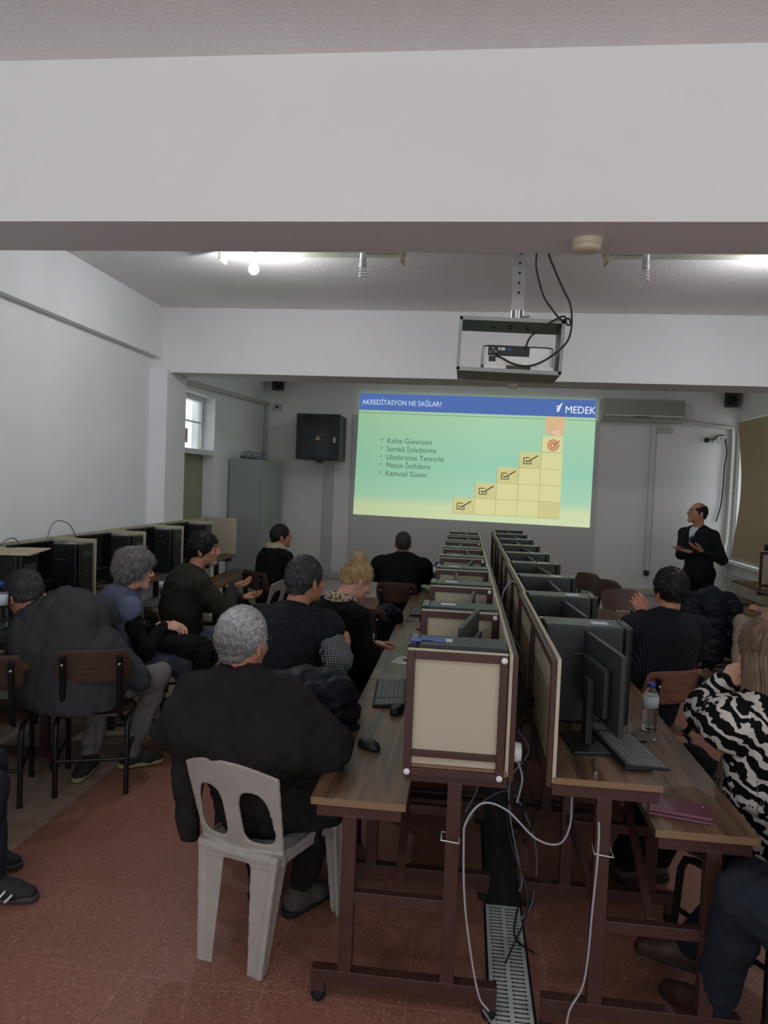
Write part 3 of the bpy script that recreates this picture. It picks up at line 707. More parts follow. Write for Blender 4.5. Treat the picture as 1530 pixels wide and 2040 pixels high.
def mouse(loc, rz, lb):
    t = thing('computer_mouse', lb, 'mouse', loc, rz, 'computer mice')
    m = MB(); n = 12
    rings = []
    for j in range(7):
        u = j/6; z = .036*math.sin(PI/2*min(1, u*1.02))**.8; k = math.cos(PI/2*u)**.45 if u < 1 else 0.001
        rings.append([( .056*k*math.cos(2*PI*i/n)+.004*(1-u), .031*k*math.sin(2*PI*i/n), .003+z*(1-.15*(1 if math.cos(2*PI*i/n) > .3 else 0)*k)) for i in range(n)])
    vs = [v for r_ in rings for v in r_]; fs = [(j*n+i, j*n+(i+1) % n, (j+1)*n+(i+1) % n, (j+1)*n+i) for j in range(6) for i in range(n)] + [tuple(range(n-1,-1,-1)), tuple(range(6*n, 7*n))]
    m.add(vs, fs, True); m.build('shell', M_black, t)
    MB().box(.018, .034, -.003, .003, .028, .036).build('wheel', M_dk, t, .001)
mouse((-.345, 2.91, .7205), math.radians(-35), 'black wireless mouse alone on the nearest left worktop')
mouse((-.275, 3.38, .7205), math.radians(80), 'black mouse tucked beside the left keyboard near the divider')
# small things on the desks
def bottle(loc, lb, h=.20, r_=.032, label_m=M_stk, fill=.5):
    t = thing('water_bottle', lb, 'bottle', loc, 0, 'water bottles')
    pr = [(0,0), (r_*.8,0), (r_,.006)]
    for k in range(9):
        z = .015+k*(h*.62-.015)/8; pr.append((r_*(1 if k % 2 else .955), z))
    pr += [(r_,h*.66), (r_*.96,h*.74), (r_*.6,h*.86), (r_*.42,h*.90), (r_*.42,h*.93)]
    MB().lathe(pr, n=24).build('bottle_body', M_pet, t)
    MB().lathe([(0,.003)]+[(a*.94, max(z, .004)) for a, z in pr[1:] if z < h*fill]+[(0, h*fill)], n=24).build('water', M_wat, t)
    MB().lathe([(r_*.46,h*.915), (r_*.48,h*.92), (r_*.48,h), (r_*.44,h*1.005), (0,h*1.005)], n=20).build('cap', M_blue, t)
    MB().lathe([(r_*1.01,h*.50), (r_*1.015,h*.50), (r_*1.015,h*.74), (r_*.99,h*.74)], n=24).build('label', label_m, t)
bottle((.875, 3.41, .7205), 'half-full water bottle with blue cap on the right worktop near the keys', .215, .034)
bottle((-.24, 6.9, .8625), 'water bottle on the left centre row beside the broad man in black', .20)
bottle((-2.50, 5.92, .7205), 'clear water bottle in front of the bearded man', .22)
bottle((-2.59, 3.88, .8855), 'water bottle with patterned label at the left edge by the stooping man', .26, .04)
t = thing('wallet', 'maroon leather wallet on the near corner of the right worktop', 'wallet', (.765, 2.535, .7205), math.radians(-14))
Mwl = mat('maroon_leather', (108,60,74), .4, bump=.25, bscale=140)
m = MB(); m.box(-.100, .100, -.056, .056, 0, .010); m.box(-.100, .100, -.056, .056, .0125, .024); m.box(-.100, .100, .048, .056, 0, .024); m.build('leather', Mwl, t, .004)
MB().tube([(-.096,-.050,.0113), (.096,-.050,.0113)], .0013, 6).build('zip', M_dk, t)
MB().lathe([(0,0), (.004,0), (.004,.001), (0,.001)], (.072, .030, .024), 10).build('emblem', M_al, t)
t = thing('key_ring', 'bunch of metal keys on the right worktop beside the water bottle', 'keys', (.85, 3.26, .7205), .4)
for k in range(3):
    m = MB(); a = -.5+.5*k; d = Vector((math.cos(a), math.sin(a), 0)); m.bar(Vector((.01,0,.003+.002*k)), d*.055+Vector((0,0,.003+.002*k)), .007, .0018); m.lathe([(0,0), (.011,0), (.011,.002), (0,.002)], d*.008+Vector((0,0,.002+.002*k)), 12); m.build('key', M_steel, t)
MB().tube([(-.012+.013*math.cos(a*PI/8), .013*math.sin(a*PI/8), .004) for a in range(17)], .0012, 5).build('ring', M_steel, t)
MB().box(-.07, -.03, -.008, .008, 0, .008).build('leather_fob', M_black, t, .003)
t = thing('pen', 'dark grey pen lying beside the near right keyboard', 'pen', (.78, 3.25, .7215), 0)
MB().tube([(0,-.08,.006), (0,.07,.006)], [.006,.007], 8).build('barrel', M_dk, t); MB().tube([(0,-.08,.006), (0,-.10,.006)], [.006,.001], 8).build('tip', M_steel, t)
t = thing('glitter_pen', 'silver glitter pen at the near edge of the right upper shelf', 'pen', (.475, 2.51, zS), math.radians(-8))
MB().tube([(0,-.065,.006), (0,.06,.006)], .006, 8).build('barrel', mat('glitter', (180,170,150), .25, metal=.9, noise=.5, nscale=300), t); MB().tube([(0,.06,.006), (0,.075,.006)], [.004,.001], 8).build('tip', M_dk, t)
o = MB().box(-.07, .075, -.09, .10, 0, .0025).build('paper_pad', M_paper, loc=(-.315, 4.40, .7205)); o.rotation_euler = (0,0,-.25); tag(o, 'white sheet of paper on the left worktop beside the divider', 'paper')
t = thing('pen', 'black pen lying on the white sheet of paper', 'pen', (-.285, 4.36, .7235), .9); MB().tube([(0,-.05,.005), (0,.05,.005)], .005, 8).build('barrel', M_black, t); MB().tube([(0,.05,.005), (0,.06,.005)], [.004,.001], 6).build('tip', M_steel, t)
t = thing('tea_glass', 'small glass of dark tea on a saucer on the left worktop', 'tea glass', (-.27, 5.40, .7205))
MB().lathe([(0,0), (.03,.001), (.052,.009), (.050,.011), (.03,.005), (0,.005)], n=20).build('saucer', mat('saucer', (140,40,36), .4), t)
MB().lathe([(0,.008), (.022,.008), (.020,.035), (.019,.04), (.027,.075), (.0255,.075), (.017,.04), (.018,.03), (.018,.012), (0,.012)], n=20).build('glass', M_pet, t)
MB().lathe([(0,.0125), (.0165,.0125), (.0165,.03), (.017,.045), (.021,.06), (0,.06)], n=16).build('tea', mat('tea', (96,34,18), .2), t)
t = thing('glasses', 'folded spectacles lying beside the tea glass on the left worktop', 'glasses', (-.36, 5.62, .7215), .3)
for s_ in (-1, 1): MB().tube([(s_*.032+.022*math.cos(a*PI/8), 0, .02+.018*math.sin(a*PI/8)) for a in range(17)], .0018, 5).build('rim', M_dk, t)
MB().tube([(-.055,0,.025), (-.05,.03,.01), (.03,.05,.004)], .0018, 5).build('temple', M_dk, t)
o = MB().box(-.04, .04, -.02, .02, 0, .0012).build('blue_sticker', M_blst, loc=(-.085, 2.53, zS+.3972)); tag(o, 'small blue label on top of the nearest left computer tower', 'label')
t = thing('tape_roll', 'blue adhesive tape strip on the corner of the nearest left computer tower', 'tape', (-.145, 2.50, zS+.3985)); MB().box(-.018, .018, -.025, .03, 0, .002).build('strip', M_blue, t)

# ------------------------------------------------------------------ cables between the rows
def cable(lb, pts, r_, m_, grp='cables between the desk rows'):
    return pipe('cable', lb, pts, r_, m_, 'cable', 7, grp)
cable('white cable rising from the floor up the near left desk post and arching right', [(.15, 2.37, .08), (.11, 2.38, .14), (.06, 2.385, .4), (.045, 2.385, .62), (.05, 2.38, .70), (.10, 2.38, .765), (.18, 2.40, .74), (.28, 2.42, .645), (.36, 2.45, .62), (.40, 2.5, .66), (.41, 2.55, .74)], .0036, M_cw)
cable('thin white cable running down the post of the near right desk', [(.49, 2.60, .80), (.475, 2.39, .70), (.462, 2.365, .45), (.45, 2.37, .22), (.41, 2.37, .12), (.40, 2.37, .06)], .0036, M_cw)
cable('grey cable lying across the channel cover between the desk feet', [(.13, 2.36, .09), (.18, 2.36, .03), (.25, 2.38, .012), (.34, 2.37, .02), (.40, 2.35, .07)], .004, M_cg)
rc = random.Random(3)
dsc = ('hanging nearest the camera', 'looped behind the first left divider', 'drooping to the channel cover', 'tangled behind the first right panel', 'hooked over the panel edge', 'trailing toward the floor', 'running deeper between the rows', 'hanging behind the second desk', 'coiled under the near shelf', 'sagging between the two rows', 'dropping beside the right desk post', 'twisted around its neighbours', 'falling straight down behind the left panels', 'drooping far between the rows')
for k in range(14):
    y = 2.62+.16*k+.05*rc.random(); x = .205+.09*rc.random(); pts = [(.235+.02*rc.random(), y, 1.0+.12*rc.random() if k % 2 else .84)]
    for j in range(5): pts.append((.20+.10*rc.random(), y+.10*(rc.random()-.5)+.06*j*(1 if k % 2 else -.2), pts[0][2]-.09-.16*j*(.5+.6*rc.random())))
    pts = [(a, b_, max(c, .02)) for a, b_, c in pts]
    cable('%s cable %s' % (('black', 'black', 'grey')[k % 3], dsc[k]), pts, .0036, (M_cb, M_cb, M_cg)[k % 3])
cable('grey cable arching high between the rows', [(.20, 4.0, 1.05), (.22, 3.95, 1.22), (.26, 3.98, 1.285), (.30, 4.05, 1.27), (.315, 4.1, 1.20)], .005, M_cg)
for i, (pts, c) in enumerate((([(.19, 3.5, .45), (.24, 3.35, .25), (.30, 3.1, .10), (.27, 2.9, .02), (.34, 2.8, .015)], 'black'), ([(.06, 3.2, .36), (.12, 3.3, .45), (.20, 3.6, .60), (.24, 3.9, .7)], 'grey'), ([(.05, 3.0, .38), (.14, 3.2, .42), (.28, 3.4, .38), (.38, 3.3, .20), (.36, 3.1, .06), (.30, 3.0, .02)], 'grey'), ([(.30, 3.6, .75), (.34, 3.5, .45), (.38, 3.4, .32), (.33, 3.25, .22), (.30, 3.2, .5)], 'black'), ([(.18, 4.2, .35), (.30, 4.1, .12), (.38, 3.8, .02), (.33, 3.5, .02)], 'grey'))):
    cable(c+' cable '+('snaking down onto the black channel cover', 'running back beneath the left shelf', 'bowing across under both rows', 'looping beside the right leg frame', 'curling on the floor past the channel')[i], pts, .004, M_cb if c == 'black' else M_cg)
t = thing('power_adapter', 'white round plug adapter fixed beside the nearest left panel', 'adapter', (.196, 2.50, .90)); MB().lathe([(0,0), (.03,0), (.034,.01), (.03,.03), (0,.03)], (0,0,0), 18, Matrix.Rotation(PI/2, 4, 'Y')).build('body', M_white, t); MB().tube(spline([(.02,0,-.03), (.04,.02,-.10), (.03,.06,-.2)]), .004, 6).build('lead', M_cw, t)
t = thing('power_adapter', 'round black charger brick hanging among the cables between the rows', 'adapter', (.265, 3.0, .93)); MB().lathe([(0,-.02), (.045,-.02), (.05,-.012), (.05,.012), (.045,.02), (0,.02)], (0,0,0), 20, Matrix.Rotation(1.3, 4, 'X')).build('body', M_rub, t); MB().tube(spline([(0,0,.04), (.01,.02,.12), (-.02,.06,.2)]), .004, 6).build('lead', M_cb, t)
for i, (x, y, z, lb) in enumerate(((.0, 2.428, .62, 'white cable tie around the near left desk post'), (.497, 2.43, .62, 'white cable tie around the near right desk post'))):
    b = MB(); b.tube([(-.03,-.028,0), (.03,-.028,-.006), (.03,.026,0), (-.03,.026,.003), (-.03,-.028,0)], .0022, 6); o = b.build('cable_tie', M_white, loc=(x, y, z)); tag(o, lb, 'cable tie', 'cable ties')
cable('pale cable looping above the left wall cubicles', [(-2.93, 4.9, 1.28), (-2.93, 4.95, 1.38), (-2.93, 5.05, 1.42), (-2.93, 5.2, 1.38), (-2.93, 5.3, 1.28)], .004, M_cg, 'cables over the wall desks')
cable('short pale cable bowing over the nearest left wall panel', [(-2.93, 4.35, 1.27), (-2.93, 4.42, 1.32), (-2.93, 4.52, 1.33), (-2.93, 4.6, 1.27)], .004, M_cg, 'cables over the wall desks')

# ------------------------------------------------------------------ plywood chairs
def make_chair(mply, nm='x'):
    t = thing('plywood_chair', nm, 'chair', (0,0,0))
    m = MB(); n = 10; top = []; rows = []
    for j in range(n+1):
        v = j/n; y = -.20+.40*v
        row = []
        hw = .20-.025*abs(v-.5)*2*(1 if v > .5 else .6)
        for i in range(n+1):
            u = -1+2*i/n; x = u*hw*(1-.06*(abs(v*2-1)**6)); z = .452-.012*(1-u*u)*(1-(2*v-1)**2)-.03*max(0, v-.8)/.2*.6
            row.append((x, y*(1-.08*u**4), z))
        rows.append(row)
    def shell(m, rows, nrm, th):
        nj, ni = len(rows), len(rows[0]); A = [v for r_ in rows for v in r_]; Bv = [tuple(Vector(v)+Vector(nrm)*th) for v in A]; k = len(A)
        fs = [(j*ni+i, j*ni+i+1, (j+1)*ni+i+1, (j+1)*ni+i) for j in range(nj-1) for i in range(ni-1)]
        m.add(A+Bv, fs+[tuple(q+k for q in f[::-1]) for f in fs]+[(i, i+1, i+1+k, i+k) for i in range(ni-1)]+[((nj-1)*ni+i, (nj-1)*ni+i+1, (nj-1)*ni+i+1+k, (nj-1)*ni+i+k) for i in range(ni-1)]+[(j*ni, (j+1)*ni, (j+1)*ni+k, j*ni+k) for j in range(nj-1)]+[(j*ni+ni-1, (j+1)*ni+ni-1, (j+1)*ni+ni-1+k, j*ni+ni-1+k) for j in range(nj-1)], False)
    shell(m, rows, (0,0,-1), .014); o = m.build('seat', mply, t)
    for p_ in o.data.polygons: p_.use_smooth = True
    b = o.modifiers.new('bevel', 'BEVEL'); b.width = .004; b.segments = 2
    m = MB(); rows = []
    for j in range(8):
        v = j/7; z = .635+.20*v
        hw = .198-.018*abs(2*v-1)**3
        rows.append([((-1+2*i/12)*hw, -.235-.06*v+.045*(-1+2*i/12)**2, z-.012*((-1+2*i/12)**4)*(1 if v > .5 else -.6)) for i in range(13)])
    shell(m, rows, (0,-.9,.1), .012); o = m.build('backrest', mply, t)
    for p_ in o.data.polygons: p_.use_smooth = True
    b = o.modifiers.new('bevel', 'BEVEL'); b.width = .004; b.segments = 2
    for s_ in (-1, 1):
        x = s_*.185
        pts = [(x, -.20, 0), (x, -.20, .36), (x, -.185, .405), (x, -.15, .42), (x, .12, .42), (x, .165, .405), (x, .185, .36), (x, .215, 0)]
        lg = MB().tube(pts, .0145, 10).build('leg', M_tube, t)
        for yy in (-.20, .215): MB().tube([(x, yy, 0), (x, yy, .02)], .0165, 10).build('foot_cap', M_rub, lg)
        x = s_*.145
        pts = spline([(x, .02, .428), (x, -.12, .43), (x, -.20, .455), (x, -.245, .54), (x, -.265, .66), (x, -.296, .80)], 4)
        MB().tube(pts, .016, 10).build('back_post', M_tube, t)
        MB().lathe([(0,.006), (.009,.005), (.01,0)], (x, -.300, .755), 10, Matrix.Rotation(PI/2, 4, 'X')).build('bolt', M_steel, t)
    MB().tube([(-.185,-.20,.20), (.185,-.20,.20)], .010, 8).build('stretcher', M_tube, t)
    MB().tube([(-.185,.03,.405), (.185,.03,.405)], .010, 8).build('stretcher', M_tube, t)
    for s_ in (-1, 1): MB().tube([(s_*.185,-.20,.20), (s_*.185,.205,.20)], .010, 8).build('stretcher', M_tube, t)
    return t
chA = make_chair(M_ply); chB = make_chair(mat('light_worn_plywood', (122,86,70), .5, noise=.3, nscale=7, stretch=(1,9,9)))
CG = 'plywood chairs'
R_ = math.radians
CH = [(-2.055, 3.99, 20, 'plywood chair under the stooping man in the grey sweater'), (-2.52, 3.70, 24, 'plywood chair cut by the left edge of the frame'),
 (-.95, 3.68, -8, 'plywood chair under the man in the dark vest'), (-.80, 4.52, -38, 'plywood chair under the blonde woman'), (-.62, 7.27, 0, 'plywood chair under the broad man in black'),
 (-1.95, 7.5, -38, 'plywood chair under the man with the fleece collar'), (-2.02, 5.2, -50, 'plywood chair under the bearded man in olive'), (-2.15, 4.56, -55, 'plywood chair under the grey-haired woman'),
 (1.08, 4.38, 26, 'light worn plywood chair under the man in the ribbed sweater'), (2.98, 6.7, 65, 'plywood chair under the person in beige trousers'), (1.14, 2.82, 32, 'plywood chair under the woman in the zebra sweater'),
 (1.14, 2.08, 50, 'black-legged plywood chair at the bottom right corner'), (-2.28, 2.62, -70, 'plywood chair beyond the bottom left corner under the person in dark jeans'),
 (1.60, 7.10, 195, 'empty dark plywood chair facing the camera on the right, nearest the presenter'), (1.12, 5.80, 190, 'empty plywood chair pushed against the right centre row'), (1.22, 8.5, 120, 'empty chair beyond the far end of the right centre row'),
 (1.33, 7.95, 115, 'empty chair with rounded back beside the far right cubicles'), (-.68, 5.78, -15, 'empty plywood chair with a dark jacket between the blonde woman and the broad man'),
 (-.66, 3.36, -6, 'plywood chair under the navy padded jacket'), (2.30, 7.25, 20, 'plywood chair buried under black coats on the right')]
for x, y, rz_a, lb in CH: place(chB if lb.startswith('light') else chA, (x, y, 0), R_(rz_a), lb, CG)
# ------------------------------------------------------------------ soft shapes: rounded volumes polygonised on a grid
A3 = lambda v: np.array(v, float)
def smin(a, b, k):
    h = np.clip(.5+.5*(b-a)/k, 0, 1); return b*(1-h)+a*h-k*h*(1-h)
class Soft:
    def __init__(s): s.p = []
    def cap(s, a, b, ra, rb, k=.02, flat=None, fl=1.0, op='add'):
        s.p.append(('cap', A3(a), A3(b), ra, rb, k, None if flat is None else A3(flat)/np.linalg.norm(flat), fl, op)); return s
    def ell(s, c, r, R=None, k=.02, op='add'):
        s.p.append(('ell', A3(c), A3(r), None if R is None else A3(R), 0, k, None, 1, op)); return s
    def sub(s, c, r, R=None, k=.01): return s.ell(c, r, R, k, 'sub')
    def bounds(s, q):
        if q[0] == 'cap': r = max(q[3], q[4]); return np.minimum(q[1], q[2])-r, np.maximum(q[1], q[2])+r
        r = max(q[2]); return q[1]-r, q[1]+r
    def mesh(s, h, post=None, fold=None, lohi=None):
        bs = [s.bounds(q) for q in s.p if q[8] == 'add']
        lo = np.min([b[0] for b in bs], 0)-.03; hi = np.max([b[1] for b in bs], 0)+.03
        n = np.ceil((hi-lo)/h).astype(int)+1
        V = np.full(n, .5, np.float32)
        ax = [lo[i]+h*np.arange(n[i]) for i in range(3)]
        for q in s.p:
            k = q[5]; a, b = s.bounds(q); mg = .03+k
            i0 = np.clip(np.floor((a-mg-lo)/h).astype(int), 0, n-1); i1 = np.clip(np.ceil((b+mg-lo)/h).astype(int)+1, 1, n)
            if np.any(i1 <= i0): continue
            X, Y, Z = np.meshgrid(*[ax[i][i0[i]:i1[i]] for i in range(3)], indexing='ij')
            P = np.stack([X, Y, Z], -1)
            if q[0] == 'cap':
                _, A, Bp, ra, rb, k, fn, fl, op = q
                D = Bp-A; W = P-A
                if fn is not None: W = W+(fl-1)*(W@fn)[..., None]*fn; D = D+(fl-1)*(D@fn)*fn
                t = np.clip((W@D)/max(D@D, 1e-9), 0, 1)
                d = np.linalg.norm(W-t[..., None]*D, axis=-1)-(ra+(rb-ra)*t)
            else:
                _, c, r, R, _, k, _, _, op = q
                W = P-c
                if R is not None: W = W@R       # columns of R are the local axes
                e = W/r; l = np.linalg.norm(e, axis=-1); g = np.linalg.norm(e/r, axis=-1)
                d = np.where(l > 1e-6, l*(l-1)/np.maximum(g, 1e-6), -min(r))
            sl = V[i0[0]:i1[0], i0[1]:i1[1], i0[2]:i1[2]]
            if op == 'add': V[i0[0]:i1[0], i0[1]:i1[1], i0[2]:i1[2]] = smin(sl, d, k)
            else: V[i0[0]:i1[0], i0[1]:i1[1], i0[2]:i1[2]] = -smin(-sl, d, k)
        if fold or post:
            X, Y, Z = np.meshgrid(*ax, indexing='ij')
            if fold:
                am, fr, sd = fold; r_ = np.random.RandomState(sd); F = np.zeros_like(V)
                for o in range(7):
                    kv = r_.normal(size=3); kv[2] *= 1.5; kv = kv/np.linalg.norm(kv)*fr*(.6+.35*o); wv = r_.normal(size=3)*fr*.5
                    ph = X*kv[0]+Y*kv[1]+Z*kv[2]+1.6*np.sin(X*wv[0]+Y*wv[1]+Z*wv[2]+o)+r_.rand()*6
                    F += (1-np.abs(np.sin(ph)))**2/(1+.35*o)
                V = V+am*(F-.9)
            if post: V = post(V, X, Y, Z)
        return nets(V, lo, h)
def nets(V, lo, h):
    s = V < 0; nx, ny, nz = V.shape
    c = np.zeros((nx-1, ny-1, nz-1), np.int8)
    for i in (0,1):
        for j in (0,1):
            for k in (0,1): c += s[i:nx-1+i, j:ny-1+j, k:nz-1+k]
    act = (c > 0) & (c < 8); idx = np.argwhere(act)
    mp = -np.ones(act.shape, np.int64); mp[act] = np.arange(len(idx))
    cor = {}
    for i in (0,1):
        for j in (0,1):
            for k in (0,1): cor[(i,j,k)] = V[idx[:,0]+i, idx[:,1]+j, idx[:,2]+k].astype(float)
    acc = np.zeros((len(idx), 3)); cnt = np.zeros(len(idx))
    ks = list(cor)
    for a in ks:
        for ax_ in range(3):
            if a[ax_]: continue
            b = list(a); b[ax_] = 1; b = tuple(b); va, vb = cor[a], cor[b]; m = (va < 0) != (vb < 0)
            t = np.where(m, va/np.where(m, va-vb, 1), 0); p = np.zeros((len(idx), 3)); p[:] = a; p[:, ax_] += t
            acc[m] += p[m]; cnt[m] += 1
    vs = lo+h*(idx+acc/cnt[:, None])
    fs = []
    for ax_ in range(3):
        o = [i for i in range(3) if i != ax_]
        sl0 = [slice(None)]*3; sl1 = [slice(None)]*3; sl0[ax_] = slice(0, -1); sl1[ax_] = slice(1, None)
        A, Bq = s[tuple(sl0)], s[tuple(sl1)]
        e = np.argwhere(A != Bq); e = e[(e[:, o[0]] > 0) & (e[:, o[1]] > 0) & (e[:, o[0]] < V.shape[o[0]]-1) & (e[:, o[1]] < V.shape[o[1]]-1)]
        def g(d0, d1):
            q = e.copy(); q[:, o[0]] -= d0; q[:, o[1]] -= d1; return mp[q[:,0], q[:,1], q[:,2]]
        F = np.stack([g(1,1), g(0,1), g(0,0), g(1,0)], 1)
        ins = A[e[:,0], e[:,1], e[:,2]]
        flip = ins if ax_ != 1 else ~ins
        F[~flip] = F[~flip][:, ::-1]; fs.append(F)
    return vs, np.concatenate(fs)
def softobj(name, parts, m, parent=None, origin=(0,0,0), smooth=True):
    """parts: list of (verts, faces[, material index])"""
    o0 = A3(origin); vs = []; fs = []; n = 0; tri = []; mi = []
    for p in parts:
        vs.append(p[0]-o0); f = p[1]+n; fs.append(f); mi.append(np.full(len(f), p[2] if len(p) > 2 else 0)); n += len(p[0])
    V = np.concatenate(vs); me = bpy.data.meshes.new(name)
    sz = [f.shape[1] for f in fs]; ln = np.concatenate([np.full(len(f), f.shape[1]) for f in fs]); fl = np.concatenate([f.ravel() for f in fs])
    me.vertices.add(len(V)); me.vertices.foreach_set('co', V.astype(np.float32).ravel())
    me.loops.add(len(fl)); me.loops.foreach_set('vertex_index', fl.astype(np.int32))
    me.polygons.add(len(ln)); st = np.concatenate([[0], np.cumsum(ln)[:-1]])
    me.polygons.foreach_set('loop_start', st.astype(np.int32)); me.polygons.foreach_set('loop_total', ln.astype(np.int32))
    me.polygons.foreach_set('material_index', np.concatenate(mi).astype(np.int32))
    me.update(calc_edges=True); me.polygons.foreach_set('use_smooth', np.ones(len(ln), bool)); me.validate()
    for q in (m if isinstance(m, (list, tuple)) else [m]): me.materials.append(q)
    ob = bpy.data.objects.new(name, me); COL.objects.link(ob)
    if parent is not None: ob.parent = parent
    return ob
def rotm(yaw, pitch=0, roll=0):
    cy_, sy = math.cos(yaw), math.sin(yaw); cp, sp_ = math.cos(pitch), math.sin(pitch); cr, sr = math.cos(roll), math.sin(roll)
    Rz = A3([[cy_,-sy,0],[sy,cy_,0],[0,0,1]]); Rx = A3([[1,0,0],[0,cp,-sp_],[0,sp_,cp]]); Ry = A3([[cr,0,sr],[0,1,0],[-sr,0,cr]])
    return Rz@Rx@Ry
def ik(a, b, l1, l2, pole):
    a, b, pole = A3(a), A3(b), A3(pole); d = b-a; L_ = np.linalg.norm(d); 
    if L_ > (l1+l2)*.985: k = L_/((l1+l2)*.985); l1 *= k; l2 *= k
    u = d/L_; x = (l1*l1-l2*l2+L_*L_)/(2*L_); hh = math.sqrt(max(l1*l1-x*x, 0)); w_ = pole-u*(pole@u); w_ /= np.linalg.norm(w_)+1e-9
    return a+u*x+w_*hh
def hand_parts(S_, W, D, PN, side, curl=.5, sc=1.0, spread=.0, thumb=.5):
    """W wrist, D direction of the fingers, PN direction the palm faces, side +1 right hand / -1 left hand"""
    D = A3(D)/np.linalg.norm(D); PN = A3(PN); PN = PN-D*(PN@D); PN /= np.linalg.norm(PN); up = -PN
    Xd = np.cross(D, up); Xd = -Xd*side                        # thumb side
    T = lambda x, y, z: A3(W)+sc*(Xd*x+D*y+up*z)
    kx = (.030, .010, -.010, -.028); ln = (.070, .080, .074, .058)
    for i in range(4):
        S_.cap(T(kx[i]*.55, .0, 0), T(kx[i], .085-.006*abs(i-1), .0), .015*sc, .0125*sc, .010, up, 1.25)
    S_.cap(T(.0, -.03, 0), T(0, .02, 0), .026*sc, .026*sc, .012, up, 1.35)
    for i in range(4):
        a = curl*(.9+.12*i); p = T(kx[i], .088-.006*abs(i-1), 0); ang = 0; x = kx[i]; rr_ = .0092*(1, 1.03, 1, .88)[i]*sc; dx = spread*(1.5-i)*.35
        y, z = .088-.006*abs(i-1), 0
        for f_ in (.45, .31, .24):
            ang += a*(1.0 if f_ > .4 else 1.05); y2 = y+ln[i]*f_*math.cos(ang); z2 = z-ln[i]*f_*math.sin(ang); x2 = x+ln[i]*f_*dx
            S_.cap(T(x, y, z), T(x2, y2, z2), rr_, rr_*.92, .003); x, y, z = x2, y2, z2; rr_ *= .92
    a = T(.022, .018, -.004); b = T(.048, .052, -.012-.02*thumb); c = T(.056-.018*thumb, .080, -.020-.02*thumb); d = T(.052-.028*thumb, .104, -.028-.02*thumb)
    S_.cap(a, b, .017*sc, .0125*sc, .008); S_.cap(b, c, .0118*sc, .0108*sc, .003); S_.cap(c, d, .0108*sc, .0088*sc, .003)
def fibres(V, F, R, n, ln, comb, seed, lift=.35, wd=.0012, jit=.35, curl=0):
    """short tapering hairs over a hair surface"""
    r_ = np.random.RandomState(seed); tri = F[:, :3]
    e1 = V[tri[:,1]]-V[tri[:,0]]; e2 = V[tri[:,2]]-V[tri[:,0]]; N_ = np.cross(e1, e2); ar = np.linalg.norm(N_, axis=1)+1e-12; N_ = N_/ar[:, None]
    cen = V.mean(0)
    pick = r_.choice(len(tri), n, p=ar/ar.sum()); a, b = r_.rand(n, 1), r_.rand(n, 1); p = V[tri[pick,0]]+a*e1[pick]+b*e2[pick]; nn = N_[pick]
    cb = comb(p); cb = cb-nn*np.sum(cb*nn, 1)[:, None]; cb /= np.linalg.norm(cb, axis=1)[:, None]+1e-9
    d = cb+nn*lift+r_.normal(size=(n,3))*jit*.5; d /= np.linalg.norm(d, axis=1)[:, None]
    L_ = ln*(.6+.7*r_.rand(n,1)); s_ = np.cross(d, nn); s_ /= np.linalg.norm(s_, axis=1)[:, None]+1e-9
    mid = p+d*L_*.55; d2 = d*(1)-nn*lift*.8+r_.normal(size=(n,3))*curl; tip = mid+d2*L_*.5
    p = p-nn*.002
    vs = np.stack([p-s_*wd, p+s_*wd, p+nn*wd*1.5, mid-s_*wd*.8, mid+s_*wd*.8, mid+nn*wd*1.2, tip], 1).reshape(-1, 3)
    o = (np.arange(n)*7)[:, None]
    q = np.concatenate([o+A3([[0,1,4,3]]).astype(int), o+A3([[1,2,5,4]]).astype(int), o+A3([[2,0,3,5]]).astype(int)])
    t = np.concatenate([o+A3([[3,4,6]]).astype(int), o+A3([[4,5,6]]).astype(int), o+A3([[5,3,6]]).astype(int)])
    return [(vs, q), (vs[:0], t-0)]

